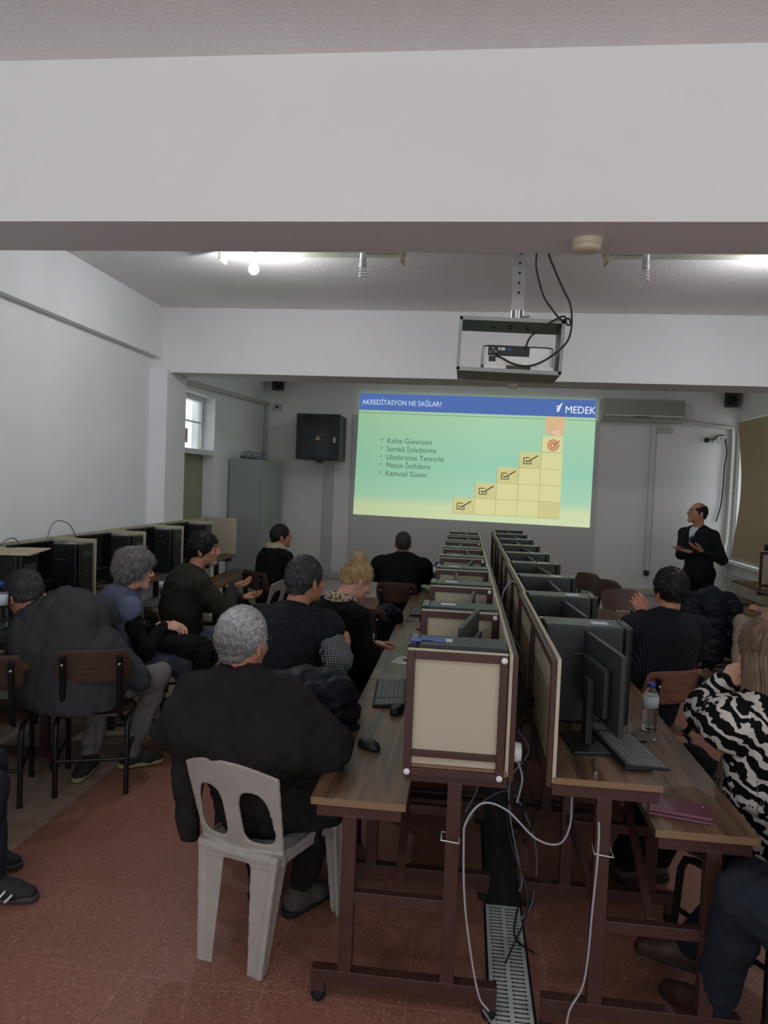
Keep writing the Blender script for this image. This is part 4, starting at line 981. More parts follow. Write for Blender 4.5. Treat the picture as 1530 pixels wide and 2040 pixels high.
def cloth_mat(name, col, noise=.15, ns=8, bump=.4, bs=220, rough=.9, sheen=.0):
    return mat(name, col, rough, noise=noise, nscale=ns, bump=bump, bscale=bs, spec=.15, sheen=sheen)
def person(label, hip, neck, head, ty, hy=None, hp=0, hr=0, hands=((0,0,0), (0,0,0)), ankles=None, knees=None, top=None, topc=None, legc=None, hair='short', hairc=None, skin=None,
           bulk=1.0, vox=.014, extra=(), sleeve=None, shoe=None, toe=None, sw=.185, fold=(.009, 20), hs=1.0, glasses=None, collar=None, hdir=None, nf=1500, comb=None, beard=None, elbow=(None, None),
           legr=1.0, slouch=.05, hfib=.02, cuff=.0, seed=1, open_hand=.5, whorl=None, hem=.0, armr=1.0, lift=.12, jit=.22, bun=False, vneck=False, seated=True, cutz=.462, palm=None, shz=((0,0,0), (0,0,0))):
    hip, neck, head = A3(hip), A3(neck), A3(head); ty = R_(ty); hy = ty if hy is None else R_(hy)
    fwd = A3([-math.sin(ty), math.cos(ty), 0]); rt = A3([math.cos(ty), math.sin(ty), 0])
    root = thing('person', label, 'person', (hip[0], hip[1], 0)); O = (hip[0], hip[1], 0)
    skin = skin or M_skin
    up = (neck-hip)/np.linalg.norm(neck-hip)
    back = fwd-up*(fwd@up); back /= np.linalg.norm(back)
    mid = hip+(neck-hip)*.45-back*slouch; ch = hip+(neck-hip)*.76-back*slouch*.6
    Sh = [neck-up*.075+rt*s_*sw+A3(shz[0 if s_ > 0 else 1]) for s_ in (1, -1)]
    Rh = rotm(hy, R_(hp), R_(hr)); HT = lambda p: head+Rh@(A3(p)*hs)
    ankles = ankles if ankles is not None else (hip+fwd*.42+rt*.12-[0,0,hip[2]-.09], hip+fwd*.42-rt*.12-[0,0,hip[2]-.09])
    W = [A3(h_) for h_ in hands]; El = []
    for i, s_ in enumerate((1, -1)):
        if elbow[i] is not None: El.append(A3(elbow[i]))
        else: El.append(ik(Sh[i], W[i], .29, .26, rt*s_*.8-up*.8-fwd*.5))
    HJ = [hip+rt*s_*.09 for s_ in (1, -1)]; AN = [A3(a) for a in ankles]
    KN = [A3(knees[i]) if knees is not None else ik(HJ[i], AN[i], .44, .42, A3([0,0,1])+fwd*.6+rt*(.2 if i == 0 else -.2)) for i in range(2)]
    # ---- body (one mesh): head and neck, torso core, limbs, hands
    s = Soft(); inv = lambda p: Rh.T@(A3(p)-head)/hs
    s.ell((0,-.012,.035), (.074,.094,.088), k=.02).ell((0,.020,-.025), (.062,.070,.075), k=.03).ell((0,.035,-.070), (.046,.052,.040), k=.03)
    s.ell((0,.076,-.098), (.022,.018,.017), k=.025)
    s.cap((0,.085,.022), (0,.108,-.022), .009, .0145, .012).ell((-.011,.100,-.027), (.009,.010,.008), k=.006).ell((.011,.100,-.027), (.009,.010,.008), k=.006)
    for q in (-1, 1):
        s.cap((q*.012,.088,.030), (q*.048,.070,.028), .010, .008, .012)
        s.ell((q*.044,.058,-.022), (.020,.022,.020), k=.025)
        s.sub((q*.031,.098,.008), (.016,.014,.011), k=.012)
        s.ell((q*.031,.078,.008), (.0135,.0125,.010), k=.003)
        s.ell((q*.076,-.012,-.008), (.009,.020,.033), R=rotm(q*.35), k=.006).ell((q*.077,-.008,-.034), (.007,.009,.010), k=.006)
        s.sub((q*.084,-.004,-.004), (.006,.010,.018), R=rotm(q*.35), k=.004)
    s.ell((0,.089,-.050), (.024,.011,.006), k=.006).ell((0,.088,-.061), (.020,.011,.007), k=.006).sub((0,.103,-.0555), (.022,.006,.0016), k=.003)
    nb = inv(neck-up*.03); s.cap((0,-.025,-.045), nb, .054, .062, .03)
    v, f = s.mesh(.0052 if vox < .013 else .0065); v = (Rh@(v.T*hs)).T+head
    parts = [(v, f)]
    s = Soft(); fl = 1.3
    s.cap(hip, mid, .13, .12, .03, back, fl).cap(mid, ch, .12, .135, .03, back, fl).cap(ch, neck-up*.06, .12, .06, .04, back, fl)
    for i in range(2):
        s.cap(ch+(neck-ch)*.6, Sh[i], .06, .05, .03).cap(Sh[i], El[i], .045, .036, .02).cap(El[i], El[i]+(W[i]-El[i])*.97, .036, .026, .02)
        s.cap(HJ[i], KN[i], .075, .05, .03).cap(KN[i], AN[i], .046, .034, .02)
    parts.append(s.mesh(.014))
    hd = hdir or (None, None); pl = palm or (None, None)
    for i, s_ in enumerate((1, -1)):
        D = A3(hd[i]) if hd[i] is not None else (W[i]-El[i]); PNv = A3(pl[i]) if pl[i] is not None else A3([0,0,-1])-rt*s_*.6
        h_ = Soft(); h_.cap(El[i]+(W[i]-El[i])*.7, W[i], .031, .025, .012)
        hand_parts(h_, W[i], D, PNv, s_, open_hand, 1.0, .25); parts.append(h_.mesh(.0042))
    softobj('body', parts, skin, root, O)
    # ---- top garment
    s = Soft(); b_ = bulk; ar = armr
    hb = hip-up*.0
    s.cap(hb, mid, .165*b_, .158*b_, .04, back, 1.22).cap(mid, ch, .158*b_, .165*b_, .05, back, 1.22).cap(ch, neck-up*.055, .155*b_, .075, .05, back, 1.15)
    if hem: s.cap(hb, hb-A3([0,0,hem]), .17*b_, .18*b_, .03, back, 1.1)
    arms = Soft() if sleeve is not None else s
    for i in range(2):
        s.cap(ch+(neck-ch)*.55, Sh[i], .085, .072*ar, .05)
        (s if sleeve is None else arms).cap(Sh[i], El[i], (.070 if sleeve is None else .058)*ar, .056*ar, .03).cap(El[i], El[i]+(W[i]-El[i])*(.93-cuff), .056*ar, .038*ar, .025)
        if sleeve is not None: s.cap(Sh[i], Sh[i]+(El[i]-Sh[i])*.06, .070*ar, .066*ar, .04)
    for e_ in extra: s.cap(e_[0], e_[1], e_[2], e_[3], e_[5] if len(e_) > 5 else .04, back, e_[4] if len(e_) > 4 else 1.0)
    s.cap(neck-up*.05, neck-up*.005, .085, .066, .02)
    def vreg(X, Y, Z, g):
        P = np.stack([X, Y, Z], -1)-neck; h_ = P@up; x_ = P@rt; f_ = P@back
        return np.maximum(np.maximum(np.abs(x_)-.055*(1+h_/.15)-g, -(h_+.15)-g), -f_+.01)
    if vneck:
        s2 = Soft(); s2.cap(mid, ch, .150*b_, .157*b_, .05, back, 1.22).cap(ch, neck-up*.055, .148*b_, .068, .05, back, 1.15).cap(neck-up*.05, neck-up*.0, .079, .060, .02)
        softobj('shirt_front', [s2.mesh(.008, post=lambda V, X, Y, Z: np.maximum(np.maximum(V, vreg(X, Y, Z, .015)), -np.maximum(np.linalg.norm(np.stack([X, Y, Z], -1)-neck-((np.stack([X, Y, Z], -1)-neck)@up)[..., None]*up, axis=-1)-.050, -(((np.stack([X, Y, Z], -1)-neck)@up)+.03))))], collar[0], root, O)
    def cut(V, X, Y, Z):
        # open the neckline
        P = np.stack([X, Y, Z], -1)-(neck-up*.0+back*.01); hgt = P@up; rad = np.linalg.norm(P-hgt[..., None]*up, axis=-1)
        V = np.maximum(V, -np.maximum(rad-.053, -(hgt+.03)))
        if seated: V = np.maximum(V, cutz-Z)
        if vneck: V = np.maximum(V, -vreg(X, Y, Z, 0))
        return V
    softobj(top or 'sweater', [s.mesh(vox, post=cut, fold=(fold[0], fold[1], seed))], topc, root, O)
    if sleeve is not None: softobj('shirt_sleeves' if top != 'dress' else 'sleeves', [arms.mesh(vox, fold=(fold[0]*.8, fold[1]*1.2, seed+3))], sleeve, root, O)
    if collar is not None:
        c = Soft(); cm, kind = collar
        if kind == 'stand': rr0, r1_, z0, z1_ = .078, .016, -.012, .0
        elif kind == 'fleece': rr0, r1_, z0, z1_ = .092, .038, .01, .0
        elif kind == 'scarf': rr0, r1_, z0, z1_ = .080, .030, .005, .0
        elif kind == 'shirt': rr0, r1_, z0, z1_ = .066, .017, .002, .0
        elif kind == 'wide': rr0, r1_, z0, z1_ = .115, .024, -.040, .0
        else: rr0, r1_, z0, z1_ = .087, .021, .006, .0
        n_ = 14
        for k in range(n_):
            a0 = PI*.5+R_(28)+(2*PI-R_(56))*k/n_; a1 = PI*.5+R_(28)+(2*PI-R_(56))*(k+1)/n_
            g = lambda a: neck+up*z0+rt*rr0*math.cos(a)+back*(rr0*.95*math.sin(a)-.005)-up*.045*max(0, math.sin(a))
            c.cap(g(a0), g(a1), r1_, r1_, .012, up, .62)
        softobj('collar', [c.mesh(min(vox, .009), fold=(.002, 40, 2) if kind == 'fleece' else None)], cm, root, O)
    # ---- trousers
    s = Soft(); lr = legr
    for i in range(2):
        s.cap(hip+A3([0,0,.03 if seated else -.02]), HJ[i]+A3([0,0,.02 if seated else 0]), .108 if seated else .125, .098*lr, .03).cap(HJ[i], KN[i], .098*lr, .072*lr, .03).cap(KN[i], AN[i]+(KN[i]-AN[i])*.06, .068*lr, .056*lr, .025)
    softobj('trousers', [s.mesh(vox, fold=(fold[0], fold[1]*.9, seed+9))], legc, root, O)
    # ---- shoes
    for i in range(2):
        td = A3(toe[i]) if toe is not None and toe[i] is not None else fwd
        td = td/np.linalg.norm(td); sd = np.cross(td, [0,0,1]); a = AN[i]; bz = a[2]-.085; c = A3([a[0], a[1], 0])
        P3 = lambda f_, z_, x_=0: c+td*f_+sd*x_+A3([0,0,bz+z_])
        flat = np.array([0,0,1.])
        s = Soft(); s.cap(P3(0,.075), P3(0,.05), .044, .044, .02).cap(P3(-.02,.045), P3(.10,.04), .042, .040, .03).cap(P3(.10,.036), P3(.165,.032), .040, .034, .03, flat, 1.25)
        s.cap(P3(.03,.075), P3(.12,.045), .03, .022, .03)
        so = softobj('shoe', [s.mesh(.0075, post=lambda V, X, Y, Z, bz=bz: np.maximum(V, bz+.012-Z))], shoe[0], root, O)
        s = Soft(); s.cap(P3(-.03,.016), P3(.08,.016), .044, .040, .02, flat, 1.0).cap(P3(.08,.016), P3(.170,.018), .041, .036, .02)
        softobj('sole', [s.mesh(.007, post=lambda V, X, Y, Z, bz=bz: np.maximum(np.maximum(V, bz+.002-Z), Z-bz-.028))], shoe[1], so, (0,0,0)).location = (-O[0], -O[1], 0)
    # ---- hair
    if hair != 'none':
        s = Soft(); lo_cut = -.052; t_ = {'short': .008, 'crop': .004, 'full': .016, 'fluffy': .026, 'long': .014, 'pulled': .008, 'bald': .004}[hair]
        s.ell((0,-.016,.036), (.076+t_,.094+t_,.090+t_*1.1), k=.02)
        s.cap((0,-.055,.0), (0,-.062,-.035), .058+t_*.5, .045, .03)
        if hair == 'fluffy': s.ell((0,-.05,-.02), (.088,.075,.08), k=.03).ell((0,.01,.06), (.085,.09,.075), k=.03); lo_cut = -.085
        if hair in ('short', 'full', 'crop', 'bald'):
            for q in (-1, 1): s.cap((q*.070,.012,.02), (q*.070,.012,-.012), .012, .007, .01)
        def hp_(V, X, Y, Z):
            # keep clear of the face, the ears and the nape
            face = np.sqrt((X/.080)**2+((Y-.105)/.085)**2+((Z+.035)/.100)**2)-1
            if hair in ('long',): face = np.sqrt((X/.060)**2+((Y-.105)/.075)**2+((Z+.035)/.100)**2)-1
            V = np.maximum(V, -face*.07)
            V = np.maximum(V, (lo_cut+.35*np.maximum(Y+.02, 0))-Z) if hair != 'long' else V
            if hair == 'bald':
                crown = np.sqrt((X/.072)**2+((Y-.02)/.105)**2+((Z-.105)/.095)**2)-1; V = np.maximum(V, -crown*.07)
            if hair == 'pulled': V = np.maximum(V, -.06-Z)
            return V
        hv, hf = s.mesh(.0055, post=hp_, fold=(.004, 55, seed) if hair in ('fluffy', 'full') else (.0015, 70, seed))
        hv = (Rh@(hv.T*hs)).T+head; prt = [(hv, hf)]
        up3 = A3([0,0,1])
        if comb is None:
            wl = head+Rh@A3([0,-.075,.085])*hs
            cf = lambda p: (p-wl)*1.0+A3([0,0,-.03])
        else: cf = comb
        if nf: 
            (fv, fq), (_, ft) = fibres(hv, hf, Rh, nf, hfib, cf, seed, lift, .0010, jit)
            prt = [(hv, hf), (fv, fq), (fv, ft)]
        if bun:
            s = Soft(); c = HT((0,-.055,.135)); s.ell(c, (.036,.036,.034), k=.01)
            for k in range(5):
                a = k*2*PI/5; s.cap(c+A3([.022*math.cos(a), .022*math.sin(a), -.012]), c+A3([.026*math.cos(a+1.2), .026*math.sin(a+1.2), .02]), .014, .011, .006)
            bv, bf = s.mesh(.0055); prt.append((bv, bf)); (fv, fq), (_, ft) = fibres(bv, bf, Rh, 300, .03, lambda p: np.cross(p-c, [0,0,1.])+.1*(p-c), 5, .5, .0010, .8); prt += [(fv, fq), (fv, ft)]
        if hair == 'long':
            r_ = random.Random(seed); mb = MB()
            for k in range(230):
                a = R_(35)+R_(290)*k/229+r_.uniform(-.06,.06); a += PI/2+R_(0)
                x, y = .080*math.cos(a), .094*math.sin(a)-.016
                pts = [HT((x*.55, y*.55, .115)), HT((x*.98, y*.98, .055)), HT((x*1.12, y*1.1, -.04)), HT((x*1.12, y*1.15, -.13))]
                e_ = pts[-1]; out = (e_-head); out[2] = 0; out /= np.linalg.norm(out)+1e-6; ll = .30+.10*r_.random()
                for j in (1, 2, 3): pts.append(e_+out*(.03*j*(.5+r_.random()*.4))+A3([.012*math.sin(k+j*1.7), .012*math.cos(k*1.3+j), -ll*j/3]))
                P_ = spline(pts, 2); mb.tube(P_, [.0052*(1-.75*j/(len(P_)-1)) for j in range(len(P_))], 4)
            V_ = np.array([tuple(q) for q in mb.v]); qd = np.array([q for q in mb.f if len(q) == 4]); prt.append((V_, qd))
        softobj('hair', prt, hairc, root, O)
        # brows
        s = Soft()
        for q in (-1, 1): s.cap((q*.016,.098,.031), (q*.046,.081,.031), .0036, .003, .003)
        bv, bf = s.mesh(.003); bv = (Rh@(bv.T*hs)).T+head; softobj('eyebrows', [(bv, bf)], hairc, root, O)
    for q in (-1, 1):
        s = Soft(); s.ell((q*.031,.0835,.007), (.009,.008,.0055)); ev, ef = s.mesh(.0025); ev = (Rh@(ev.T*hs)).T+head; softobj('eye', [(ev, ef)], M_eye, root, O)
    if beard is not None:
        s = Soft(); s.ell((0,.070,-.092), (.032,.030,.024), k=.015).cap((-.046,.03,-.060), (-.02,.062,-.095), .014, .014, .015).cap((.046,.03,-.060), (.02,.062,-.095), .014, .014, .015).cap((-.02,.096,-.040), (.02,.096,-.040), .007, .007, .01)
        bv, bf = s.mesh(.0055, post=lambda V, X, Y, Z: np.maximum(V, -(np.sqrt((X/.024)**2+((Y-.105)/.03)**2+((Z+.055)/.012)**2)-1)*.01)); bv = (Rh@(bv.T*hs)).T+head
        (fv, fq), (_, ft) = fibres(bv, bf, Rh, 700, .010, lambda p: p*0+A3([0,0,-1]), 3); softobj('beard', [(bv, bf), (fv, fq), (fv, ft)], beard, root, O)
    if glasses is not None:
        mb = MB()
        for q in (-1, 1):
            mb.tube([HT((q*.032+.023*math.cos(a*PI/8), .108-.006*abs(math.cos(a*PI/8)), .004+.017*math.sin(a*PI/8))) for a in range(17)], .0016, 5)
            mb.tube([HT((q*.055,.103,.010)), HT((q*.074,.07,.012)), HT((q*.078,.0,.010)), HT((q*.079,-.02,-.004))], .0019, 5)
        mb.tube([HT((-.010,.111,.008)), HT((0,.114,.011)), HT((.010,.111,.008))], .0016, 5)
        g_ = mb.build('glasses', glasses, root); g_.location = (-O[0], -O[1], 0)
    return root, dict(neck=neck, up=up, back=back, rt=rt, HT=HT, Rh=Rh, head=head, W=W, El=El, O=O, ch=ch)
M_eye = mat('eye', (40,32,30), .15)
def coat(name, label, caps, m, vox=.012, fold=(.012, 24), seed=4, cat='coat'):
    c0 = A3(caps[0][0]); s = Soft()
    for c in caps: s.cap(c[0], c[1], c[2], c[3], .04, c[4] if len(c) > 4 else None, c[5] if len(c) > 5 else 1)
    o = softobj(name, [s.mesh(vox, fold=(fold[0], fold[1], seed), post=lambda V, X, Y, Z: np.maximum(V, .004-Z))], m, None, (c0[0], c0[1], 0)); o.location = (c0[0], c0[1], 0)
    return tag(o, label, cat)

# ------------------------------------------------------------------ white moulded plastic chairs
def make_mono():
    t = thing('plastic_chair', 'x', 'chair')
    h = .0046; lo = A3([-.29,-.36,-.01]); n = np.ceil(A3([.58,.66,.84])/h).astype(int)
    X, Y, Z = np.meshgrid(*[lo[i]+h*np.arange(n[i]) for i in range(3)], indexing='ij')
    # backrest shell
    ys = -.205-.32*np.maximum(Z-.43, -.05)+.9*X**2
    hw = .176+.022*np.clip((Z-.43)/.3, 0, 1)
    shell_ = np.abs(Y-ys)*.91-.0058
    out = np.maximum(np.abs(X)-hw, np.maximum(.395-Z, Z-.80+1.2*X**2))
    hole = np.full(X.shape, 1., np.float32)
    for q in (-1, 1):
        xc = q*(.092+.04*(.60-Z)); w_ = .056+.05*(.66-Z)
        u = (X-xc)/np.maximum(w_, .02); v = np.where(Z > .60, (Z-.60)/.085, (Z-.60)/.125)
        d = ((np.abs(u)**3+np.abs(v)**np.where(Z > .60, 2.2, 6))**(1/3)-1)*.06
        hole = np.minimum(hole, d)
    back_ = np.maximum(np.maximum(shell_, out), -hole)
    # seat shell
    zs = .432-.016*np.cos(np.clip(X/.21, -1, 1)*PI/2)-.03*np.clip((Y-.17)/.06, 0, 1)**2
    seat_ = np.maximum(np.abs(Z-zs)-.0058, np.maximum(np.abs(X)-(.185+.10*Y), np.abs(Y+.0)-.225))
    rim = np.maximum(np.maximum(np.abs(Z-.415)-.022, np.abs(np.maximum(np.abs(X)-(.180+.10*Y), np.abs(Y)-.215))-.0062), -.5)
    V = smin(smin(back_, seat_, .012), rim, .01)
    def leg(x0, y0, x1, y1, w0, w1, V, zt=.44):
        tt = np.clip(1-Z/zt, 0, 1); cx_ = x0+(x1-x0)*tt; cy_ = y0+(y1-y0)*tt; w_ = w0+(w1-w0)*tt; sx = 1 if x1 > 0 else -1; sy_ = 1 if y1 > 0 else -1
        # L section: one blade across, one blade along, meeting at the outer corner
        a = np.maximum(np.abs((Y-cy_))-.006, np.maximum((X-cx_)*sx-.004, -(X-cx_)*sx-w_))
        b = np.maximum(np.abs((X-cx_))-.006, np.maximum((Y-cy_)*sy_-.004, -(Y-cy_)*sy_-w_*.8))
        g = np.maximum(smin(a, b, .02), np.maximum(Z-zt, -Z)); return smin(V, g, .012)
    for q in (-1, 1):
        V = leg(q*.162, -.212, q*.130, -.245, .105, .052, V); V = leg(q*.204, .222, q*.205, .245, .085, .042, V)
    v, f = nets(V.astype(np.float32), lo, h)
    z = v[:, 2]; isl = z[f].mean(1) < .395; 
    bk = (~isl) & (v[f][:, :, 1].mean(1) < -.20) ; st = (~isl) & (~bk)
    fm = v[f].mean(1)
    def sub(nm, msk, par):
        ff = f[msk]; u_, inv_ = np.unique(ff, return_inverse=True); return softobj(nm, [(v[u_], inv_.reshape(ff.shape))], M_chairp, par)
    sub('seat', st, t); sub('backrest', bk, t)
    for qx in (-1, 1):
        for qy in (-1, 1): sub('leg', isl & (fm[:,0]*qx > 0) & (fm[:,1]*qy > 0), t)
    return t
mono = make_mono(); mono['group'] = 'white plastic chairs'
mono.location = (-.708, 2.775, 0); mono.rotation_euler = (0,0,R_(-17)); mono['label'] = 'white plastic chair in the foreground under the grey-haired man in a black coat'
dup(mono, (-2.02, 7.22, 0), R_(70), 'white plastic chair in the background below the man with the fleece collar', 'white plastic chairs')
# ------------------------------------------------------------------ people
C_black = cloth_mat('black_coat_cloth', (35,31,32), .2, 6, .35); C_blk2 = cloth_mat('black_knit', (19,19,21), .2, 8)
C_vest = cloth_mat('charcoal_vest', (34,35,42), .25, 40, .5, 260); C_greysw = cloth_mat('grey_fleece', (62,63,66), .12, 7, .4)
C_olive = cloth_mat('olive_jacket', (42,42,36), .15, 7); C_bluev = cloth_mat('blue_grey_waistcoat', (92,98,120), .12, 9); C_navyj = cloth_mat('navy_padded', (22,24,34), .2, 6, .3, 100, .5)
C_khaki = cloth_mat('grey_trousers', (118,112,112), .1, 8); C_jean = cloth_mat('blue_jeans', (92,106,124), .2, 60, .3); C_djean = cloth_mat('dark_jeans', (36,40,50), .2, 60, .3); C_bsk = cloth_mat('black_trousers', (16,16,18), .15, 9)
C_bluej = cloth_mat('slate_jeans', (64,68,82), .2, 50, .3); C_fleece = cloth_mat('cream_fleece', (168,158,140), .12, 60, .8, 120); C_beige = cloth_mat('beige_trousers', (138,126,114), .1, 8); C_pink = cloth_mat('mauve_sweater', (132,116,112), .1, 9)
C_white = cloth_mat('white_shirt', (200,204,210), .04, 9)
# woven check for the shirt
C_chk = mat('checked_shirt', (60,62,70), .85); nt, N, L, B = nodes(C_chk); tc = N.new('ShaderNodeTexCoord'); sp = N.new('ShaderNodeSeparateXYZ'); L.new(tc.outputs['Object'], sp.inputs[0])
a_ = joints(mathn(nt, 'ADD', sp.outputs[0], mathn(nt, 'MULTIPLY', sp.outputs[1], .6)), .0125, 10, .0032); b_ = joints(mathn(nt, 'ADD', sp.outputs[2], mathn(nt, 'MULTIPLY', sp.outputs[1], .35)), .0125, 10, .0032)
L.new(mixc(nt, mathn(nt, 'MAXIMUM', a_, b_), lin((28,30,38)), lin((142,146,152))), B.inputs['Base Color'])
# ribbed knit
C_rib = mat('ribbed_knit', (36,38,48), .85, spec=.15); nt, N, L, B = nodes(C_rib); tc = N.new('ShaderNodeTexCoord'); sp = N.new('ShaderNodeSeparateXYZ'); L.new(tc.outputs['Object'], sp.inputs[0])
fx = mathn(nt, 'SINE', mathn(nt, 'MULTIPLY', mathn(nt, 'ADD', sp.outputs[0], mathn(nt, 'MULTIPLY', sp.outputs[1], .45)), 520)); fz = mathn(nt, 'SINE', mathn(nt, 'MULTIPLY', sp.outputs[2], 620))
hsum = mathn(nt, 'ADD', fx, mathn(nt, 'MULTIPLY', fz, .4)); bp = N.new('ShaderNodeBump'); bp.inputs['Strength'].default_value = 1; bp.inputs['Distance'].default_value = .004; L.new(hsum, bp.inputs['Height']); L.new(bp.outputs[0], B.inputs['Normal'])
L.new(mixc(nt, mathn(nt, 'MULTIPLY', mathn(nt, 'ADD', fx, 1), .5), lin((22,23,30)), lin((50,52,63))), B.inputs['Base Color'])
# zebra knit
C_zeb = mat('zebra_knit', (200,196,190), .95, spec=.1, bump=.8, bscale=150); nt, N, L, B = nodes(C_zeb); tc = N.new('ShaderNodeTexCoord'); mp = N.new('ShaderNodeMapping'); mp.inputs['Rotation'].default_value = (.3,.9,.2); L.new(tc.outputs['Object'], mp.inputs[0])
wv = N.new('ShaderNodeTexWave'); wv.inputs['Scale'].default_value = 6.2; wv.inputs['Distortion'].default_value = 9; wv.inputs['Detail'].default_value = 2.5; wv.inputs['Detail Scale'].default_value = 2.2; L.new(mp.outputs[0], wv.inputs[0])
g_ = mathn(nt, 'GREATER_THAN', wv.outputs[1], .64); L.new(mixc(nt, g_, lin((20,20,21)), lin((196,190,184))), B.inputs['Base Color'])
# leopard scarf
C_leo = mat('leopard_scarf', (150,130,104), .8); nt, N, L, B = nodes(C_leo); tc = N.new('ShaderNodeTexCoord'); vo = N.new('ShaderNodeTexVoronoi'); vo.inputs['Scale'].default_value = 60; L.new(tc.outputs['Object'], vo.inputs['Vector'])
L.new(mixc(nt, mathn(nt, 'GREATER_THAN', vo.outputs['Distance'], .42), lin((24,22,22)), lin((176,158,128))), B.inputs['Base Color'])
def hairm(name, col, noise=.3, ns=60, whorl=None, dark=None, rad=.08):
    m = mat(name, col, .55, noise=noise, nscale=ns, bump=.2, bscale=240, spec=.3, stretch=(1,1,.35))
    if whorl:
        nt, N, L, B = nodes(m); src = B.inputs['Base Color'].links[0].from_socket; tc = N.new('ShaderNodeTexCoord')
        vm = N.new('ShaderNodeVectorMath'); vm.operation = 'DISTANCE'; vm.inputs[1].default_value = whorl; L.new(tc.outputs['Object'], vm.inputs[0])
        nn = N.new('ShaderNodeTexNoise'); nn.inputs['Scale'].default_value = 45; L.new(tc.outputs['Object'], nn.inputs[0])
        dd = mathn(nt, 'ADD', vm.outputs['Value'], mathn(nt, 'MULTIPLY', mathn(nt, 'SUBTRACT', nn.outputs[0], .5), .05))
        f = mathn(nt, 'SUBTRACT', 1, mathn(nt, 'DIVIDE', dd, rad)); f = mathn(nt, 'MAXIMUM', f, 0); f = mathn(nt, 'POWER', mathn(nt, 'MINIMUM', f, 1), .6)
        L.new(mixc(nt, mathn(nt, 'MULTIPLY', f, .85), src, lin(dark)), B.inputs['Base Color'])
    return m
H_dark = hairm('dark_brown_hair', (38,32,30)); H_blk = hairm('black_hair', (28,25,25)); H_salt = hairm('salt_pepper_hair', (62,62,64), .5, 90); H_grey = hairm('grey_hair', (128,126,124), .3, 70)
H_blond = hairm('blonde_hair', (178,152,112), .25, 60); H_lbr = hairm('light_brown_hair', (112,94,78), .35, 50); H_bwhite = hairm('white_beard', (150,146,142), .3, 80)
H_silver = hairm('silver_hair', (186,184,186), .2, 110, whorl=(-.115, -.125, 1.135), dark=(46,44,46), rad=.125)
S_blk = (mat('black_shoe', (24,24,25), .5), mat('black_sole', (30,30,30), .7)); S_tan = (mat('trainer_black', (34,34,36), .7), mat('trainer_sole', (150,150,110), .6)); S_gry = (mat('suede_shoe', (70,64,62), .85), M_rub); S_bt = (mat('brown_boot', (62,42,34), .6), mat('boot_sole', (40,34,30), .8))
S_wht = (mat('black_trainer', (26,27,29), .7), mat('dark_sole', (58,60,62), .6))

pA, iA = person('man with cropped silver hair and black coat seated on the white plastic chair', (-.76,2.80,.53), (-.825,2.73,1.02), (-.838,2.775,1.148), -12, -16, -3, 0,
  hands=((-.56,3.02,.80), (-.86,3.08,.72)), elbow=((-.455,2.70,.80), (-1.10,2.74,.80)), knees=((-.50,3.12,.50), (-.86,3.22,.50)), ankles=((-.62,2.93,.09), (-.80,3.02,.09)),
  top='coat', topc=C_black, legc=C_black, hair='short', hairc=H_silver, bulk=1.13, vox=.010, armr=1.22, sw=.20, shoe=S_gry, toe=((.35,.5,0), (.1,1,0)), glasses=M_dk, collar=(C_black, 'coat'), hs=1.10, nf=12000, hfib=.014, lift=.04, jit=.09, seed=3, fold=(.016, 13),
  extra=(((-.99,2.70,.91), (-.66,2.66,.915), .085, .085, 1.0, .08), ((-.99,2.61,.84), (-.60,2.57,.84), .085, .075, 1.0, .10), ((-.66,2.60,.80), (-.54,2.66,.78), .075, .07, 1.0, .10), ((-.9,2.57,.84), (-.7,2.54,.83), .08, .08, 1.0, .10), ((-1.03,2.74,.80), (-1.02,2.72,.40), .075, .04), ((-.60,2.78,.62), (-.56,2.80,.40), .08, .06), ((-.52,2.76,.72), (-.48,2.78,.52), .08, .07), ((-.72,2.76,.62), (-.70,2.77,.50), .12, .10)), cutz=.34)
pB, iB = person('stout man with dark greying hair, dark vest and checked shirt sleeves, arms folded', (-.94,3.74,.54), (-.885,3.83,1.09), (-.835,3.88,1.245), -12, -32, 2,
  hands=((-.86,4.02,.93), (-.585,3.77,.955)), elbow=((-.615,3.72,.87), (-1.20,3.88,.88)), top='vest', topc=C_vest, sleeve=C_chk, legc=C_bsk, hair='short', hairc=H_salt, bulk=1.14, vox=.011, armr=1.3, sw=.20,
  hdir=(None, (.15,-.35,-1)), palm=(None, (-1,.1,0)), open_hand=.35, shoe=S_blk, glasses=M_dk, collar=(C_vest, 'stand'), hs=1.06, nf=3500, hfib=.018, seed=5, fold=(.008, 17))
pC, iC = person('blonde woman in black with a bun and leopard scarf looking down', (-.80,4.50,.54), (-.735,4.50,1.045), (-.655,4.57,1.165), -40, -52, -28,
  hands=((-.56,4.66,.74), (-.54,4.76,.73)), top='sweater', topc=C_blk2, legc=C_bsk, hair='pulled', hairc=H_blond, skin=M_skin2, bulk=.98, vox=.012, sw=.165, shoe=S_blk, glasses=mat('white_frame', (170,160,166), .4), collar=(C_leo, 'scarf'),
  knees=((-.50,4.72,.57), (-.56,4.90,.57)), ankles=((-.52,4.95,.09), (-.62,5.02,.09)), nf=3000, hfib=.03, bun=True, seed=6, lift=.03, jit=.12, legr=1.05,
  comb=lambda p: A3([-.69, 4.50, 1.31])-p)
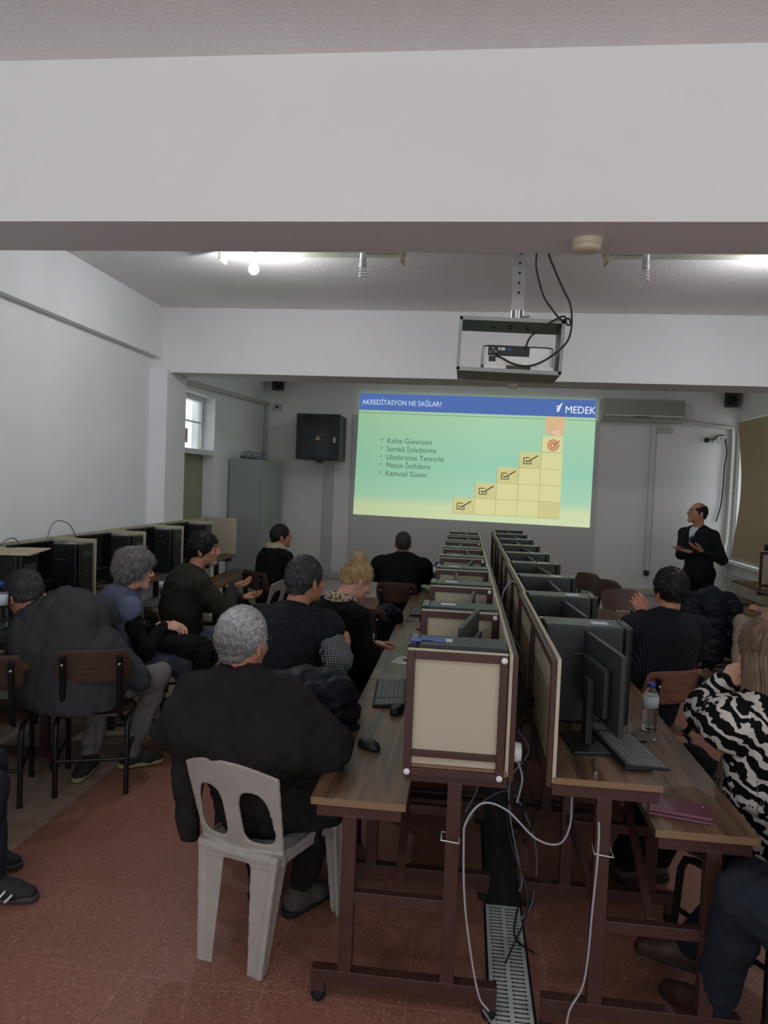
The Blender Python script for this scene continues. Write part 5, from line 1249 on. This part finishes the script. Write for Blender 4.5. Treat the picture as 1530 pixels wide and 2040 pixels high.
pD, iD = person('broad man in a black top seated alone before the slide, seen from behind', (-.61,7.26,.54), (-.60,7.32,1.035), (-.60,7.37,1.175), 0, 2, 0,
  hands=((-.42,7.66,.78), (-.80,7.66,.78)), elbow=((-.30,7.42,.84), (-.92,7.42,.84)), top='sweater', topc=C_blk2, legc=C_bsk, hair='crop', hairc=hairm('cropped_dark_hair', (52,44,40), .2, 80), bulk=1.22, armr=1.25, sw=.21, vox=.014, shoe=S_blk, nf=1500, hfib=.008, seed=7, collar=(C_blk2, 'stand'))
MB().box(-.012, .012, -.004, .004, 0, .014).build('neck_label', M_white, pD, loc=(0.01, 7.32-7.26-.082, 1.02))
pE, iE = person('man in a black jacket with cream fleece collar turned toward the slide', (-1.97,7.48,.53), (-1.94,7.52,1.035), (-1.905,7.56,1.175), -45, -62, 3,
  hands=((-1.64,7.58,.72), (-1.66,7.74,.72)), top='jacket', topc=C_blk2, legc=C_bsk, hair='short', hairc=H_dark, bulk=1.12, armr=1.15, vox=.014, shoe=S_blk, nf=1500, collar=(C_fleece, 'fleece'), seed=8)
pF, iF = person('bearded man in an olive jacket turned right with one hand raised', (-2.03,5.19,.54), (-1.97,5.22,1.085), (-1.905,5.26,1.24), -52, -82, 0,
  hands=((-1.70,5.33,.97), (-1.66,5.46,.87)), hdir=((1,.25,.12), (1,.1,0)), palm=((0,0,1), (0,0,1)), open_hand=.45, knees=((-1.56,5.30,.60), (-1.60,5.50,.60)), ankles=((-1.42,5.30,.09), (-1.46,5.56,.09)),
  top='jacket', topc=C_olive, legc=C_jean, hair='full', hairc=H_blk, beard=H_bwhite, bulk=1.12, armr=1.15, vox=.012, shoe=S_blk, nf=2500, hfib=.03, collar=(C_olive, 'coat'), seed=9, comb=lambda p: A3([-.3,-.2,-1])+0*p)
pG, iG = person('grey-haired woman in a blue-grey waistcoat over dark sleeves looking at the slide', (-2.18,4.50,.53), (-2.15,4.50,1.02), (-2.09,4.51,1.165), -55, -72, -4,
  hands=((-1.92,4.60,.80), (-1.90,4.70,.79)), hdir=((1,.3,-.1), (.9,-.3,-.1)), knees=((-1.76,4.52,.58), (-1.80,4.76,.58)), ankles=((-1.66,4.60,.09), (-1.72,4.82,.09)), top='waistcoat', topc=C_bluev, sleeve=C_blk2, legc=C_bluej,
  hair='fluffy', hairc=H_grey, skin=M_skin2, bulk=1.1, vox=.012, sw=.17, shoe=S_blk, glasses=M_black, nf=4000, hfib=.045, seed=10, lift=.10, jit=.28, hem=.06, comb=lambda p: (p-A3([-2.11,4.49,1.29]))*1.0+A3([0,0,-.16]))
pH, iH = person('man in a grey fleece stooping forward over the left wall desk', (-2.08,3.93,.54), (-2.35,4.12,1.01), (-2.53,4.01,1.05), 36, 60, -25, 0, shz=((0,0,-.02), (0,.06,-.10)), hs=1.08,
  hands=((-2.46,4.36,.76), (-2.62,4.02,.76)), elbow=((-2.19,4.30,.74), (-2.74,3.96,.84)), knees=((-1.80,4.25,.57), (-2.22,4.38,.56)), ankles=((-1.96,4.22,.09), (-2.16,4.12,.09)), toe=((.9,.6,0), (.1,-1,0)),
  top='fleece_jacket', topc=C_greysw, legc=C_khaki, hair='full', hairc=H_salt, bulk=1.20, armr=1.3, vox=.011, shoe=S_tan, nf=3000, seed=11, slouch=.08, fold=(.013, 14), sw=.19, collar=(C_greysw, 'coat'), legr=1.0,
  cutz=.47, extra=(((-2.10,3.92,.68), (-2.12,3.90,.50), .20, .24, 1.15), ((-2.02,4.0,.74), (-1.84,4.04,.60), .13, .075), ((-2.2,3.98,.92), (-2.42,4.02,.92), .17, .13, 1.0), ((-2.42,3.95,.82), (-2.34,3.90,.56), .14, .16, 1.0, .08)))
pI, iI = person('man in a navy ribbed sweater with one hand raised, seated on the right', (1.09,4.40,.54), (1.205,4.42,1.075), (1.215,4.45,1.225), 16, 14, 0,
  hands=((1.12,4.78,.80), (1.09,4.53,1.075)), elbow=((1.42,4.56,.86), (.985,4.50,.86)), hdir=(None, (-.45,.25,.85)), palm=(None, (-.2,1,.3)), open_hand=.75, top='sweater', topc=C_rib, legc=C_bsk, hair='full', hairc=H_dark, bulk=1.16, armr=1.15, vox=.010, sw=.195,
  shoe=S_blk, nf=4500, hfib=.018, seed=12, fold=(.0045, 14), collar=(C_rib, 'stand'), knees=((1.06,4.84,.55), (.86+.12,4.78,.56)), ankles=((1.08,4.94,.09), (1.0,5.05,.09)))
pJ, iJ = person('person in beige trousers and mauve sweater with crossed legs at the right edge', (2.98,6.70,.53), (3.02,6.70,1.05), (3.0,6.71,1.21), 68, 60, 0,
  hands=((2.66,6.62,.80), (2.62,6.76,.80)), knees=((2.50,6.82,.66), (2.56,6.68,.52)), ankles=((2.42,6.62,.30), (2.52,6.62,.09)), top='sweater', topc=C_pink, legc=C_beige, hair='short', hairc=H_dark, bulk=1.05, vox=.014, shoe=S_bt, nf=800, seed=13, legr=1.1)
pK, iK = person('woman with long light brown hair in a black and white zebra sweater', (1.15,2.86,.53), (1.13,2.79,1.06), (1.125,2.82,1.22), 30, 22, -8,
  hands=((1.26,3.04,.68), (1.02,2.93,1.07)), elbow=((1.36,2.84,.80), (.945,2.90,.97)), knees=((1.03,3.30,.61), (.90,3.26,.59)), ankles=((.96,3.50,.09), (.80,3.42,.09)), top='sweater', topc=C_zeb, legc=C_bsk, hair='long', hairc=H_lbr, skin=M_skin2, bulk=1.12, armr=1.35, vox=.010,
  shoe=S_bt, nf=1500, hfib=.04, seed=14, legr=1.22, hem=.04, lift=.03, jit=.1, comb=lambda p: p*0+A3([0,0,-1]))
pL, iL = person('person in dark blue jeans and brown boots cut by the bottom right corner', (1.22,2.02,.53), (1.27,1.98,1.05), (1.26,2.0,1.2), 50, 45, 0,
  hands=((1.12,2.30,.76), (1.05,2.22,.76)), knees=((.96,2.42,.56), (.885,2.26,.60)), ankles=((.90,2.74,.15), (.89,2.50,.10)), toe=((-.5,.2,0), (-.4,.6,0)), top='sweater', topc=C_greysw, legc=C_djean, hair='short', hairc=H_dark, vox=.012, shoe=S_bt, nf=0, seed=15, legr=1.15)
pM, iM = person('person in dark jeans and black trainers cut by the lower left edge', (-2.27,2.60,.52), (-2.34,2.58,1.05), (-2.33,2.6,1.2), -72, -72, 0,
  hands=((-1.98,2.62,.70), (-2.0,2.76,.70)), knees=((-1.86,2.72,.50), (-2.02,2.95,.50)), ankles=((-1.89,2.79,.09), (-2.1,3.0,.09)), toe=((1,.12,0), (1,.2,0)), top='sweater', topc=C_black, legc=C_djean, hair='short', hairc=H_dark, vox=.012, shoe=S_wht, nf=0, seed=16, legr=1.1)
m = MB()
for a, b in (((.02,.035), (.055,.078)), ((.065,.030), (.095,.068)), ((.10,.028), (.125,.055))): m.bar((-1.89+a[0], 2.742, a[1]), (-1.89+b[0], 2.752, b[1]), .010, .007)
so = [c for c in pM.children if c.name.startswith('shoe')][0]; st = m.build('white_stripes', M_white, so); st.location = (2.27, -2.60, 0)
pN, iN = person('standing bald presenter in glasses, navy V-neck sweater, white shirt and tie', (2.69,8.72,.90), (2.655,8.72,1.405), (2.625,8.685,1.575), 128, 100, 8,
  hands=((2.48,8.47,1.155), (2.62,8.46,1.17)), hdir=((-1,-.1,.12), (-1,-.05,.42)), elbow=((2.47,8.68,1.10), (2.90,8.60,1.06)), palm=((0,0,1), (-.1,.2,1)), open_hand=.18, knees=((2.60,8.72,.49), (2.76,8.72,.49)), ankles=((2.60,8.76,.09), (2.78,8.76,.09)),
  top='sweater', topc=cloth_mat('navy_knit', (28,30,36), .15, 9), legc=C_bsk, hair='bald', hairc=H_blk, bulk=1.0, armr=.98, vox=.011, sw=.18, shoe=S_blk, nf=600, hfib=.006, seed=17, slouch=.0, glasses=M_al, collar=(C_white, 'shirt'), fold=(.003, 20), vneck=True, seated=False)
O = iN['O']; nk, up_, bk_, rt_ = iN['neck'], iN['up'], iN['back'], iN['rt']
s = Soft(); s.cap(nk-up_*.025+bk_*.080, nk-up_*.05+bk_*.092, .015, .012, .006).cap(nk-up_*.055+bk_*.098, nk-up_*.145+bk_*.152, .010, .020, .006); softobj('tie', [s.mesh(.005)], cloth_mat('dark_tie', (52,60,74), .2, 60), pN, O)
t = thing('presenter_remote', 'small black clicker held in the right hand of the presenter', 'remote', (2.43, 8.45, 1.19)); MB().box(-.05, .03, -.012, .012, -.006, .006).build('shell', M_black, t, .003); MB().box(-.03, -.015, -.006, .006, .006, .008).build('button', M_al, t)

# ------------------------------------------------------------------ coats and jackets left on chairs and laps
fl3 = A3([0,1,0])
coat('jacket', 'navy padded jacket hung over the chair between the silver-haired man and the desk', [((-.80,3.16,.84), (-.54,3.15,.84), .10, .10), ((-.82,3.14,.80), (-.80,3.14,.50), .10, .08), ((-.52,3.14,.80), (-.50,3.14,.48), .10, .09), ((-.67,3.10,.84), (-.66,3.08,.45), .13, .13), ((-.56,3.20,.88), (-.50,3.26,.74), .09, .07), ((-.66,3.16,.90), (-.62,3.16,.88), .07, .07)], C_navyj, .010, (.013, 22), 4, 'jacket')
b = MB(); b.tube([(-.615+.016*math.cos(a*PI/8), 3.02+.0*a, .905+.018*math.sin(a*PI/8)) for a in range(13)], .0025, 6); o = b.build('hanging_loop', M_al); tag(o, 'metal snap loop on the collar of the navy padded jacket', 'jacket loop')
coat('coat', 'black coat folded on the lap of the grey-haired woman', [((-1.88,4.54,.69), (-1.70,4.60,.68), .065, .075), ((-1.74,4.50,.68), (-1.60,4.62,.62), .07, .055), ((-1.84,4.66,.68), (-1.68,4.72,.64), .06, .06), ((-1.62,4.52,.62), (-1.58,4.54,.46), .045, .04)], C_blk2, .011, (.010, 28), 6)
coat('coat', 'dark jacket draped on the empty chair beside the blonde woman', [((-.60,5.56,.78), (-.50,5.60,.76), .06, .07), ((-.56,5.56,.80), (-.52,5.60,.46), .07, .06), ((-.50,5.66,.60), (-.48,5.72,.40), .07, .05)], C_navyj, .012, (.010, 28), 8)
coat('coat', 'heap of black coats over the chair between the ribbed-sweater man and the presenter', [((2.12,7.06,.80), (2.46,7.10,.80), .10, .10), ((2.08,7.04,.76), (2.06,7.0,.40), .10, .10), ((2.48,7.08,.76), (2.52,7.06,.38), .10, .10), ((2.28,7.0,.80), (2.28,6.96,.36), .14, .13), ((2.36,7.20,.86), (2.56,7.16,.66), .08, .08), ((2.10,7.25,.6), (2.45,7.3,.6), .13, .13)], C_navyj, .013, (.014, 20), 5)
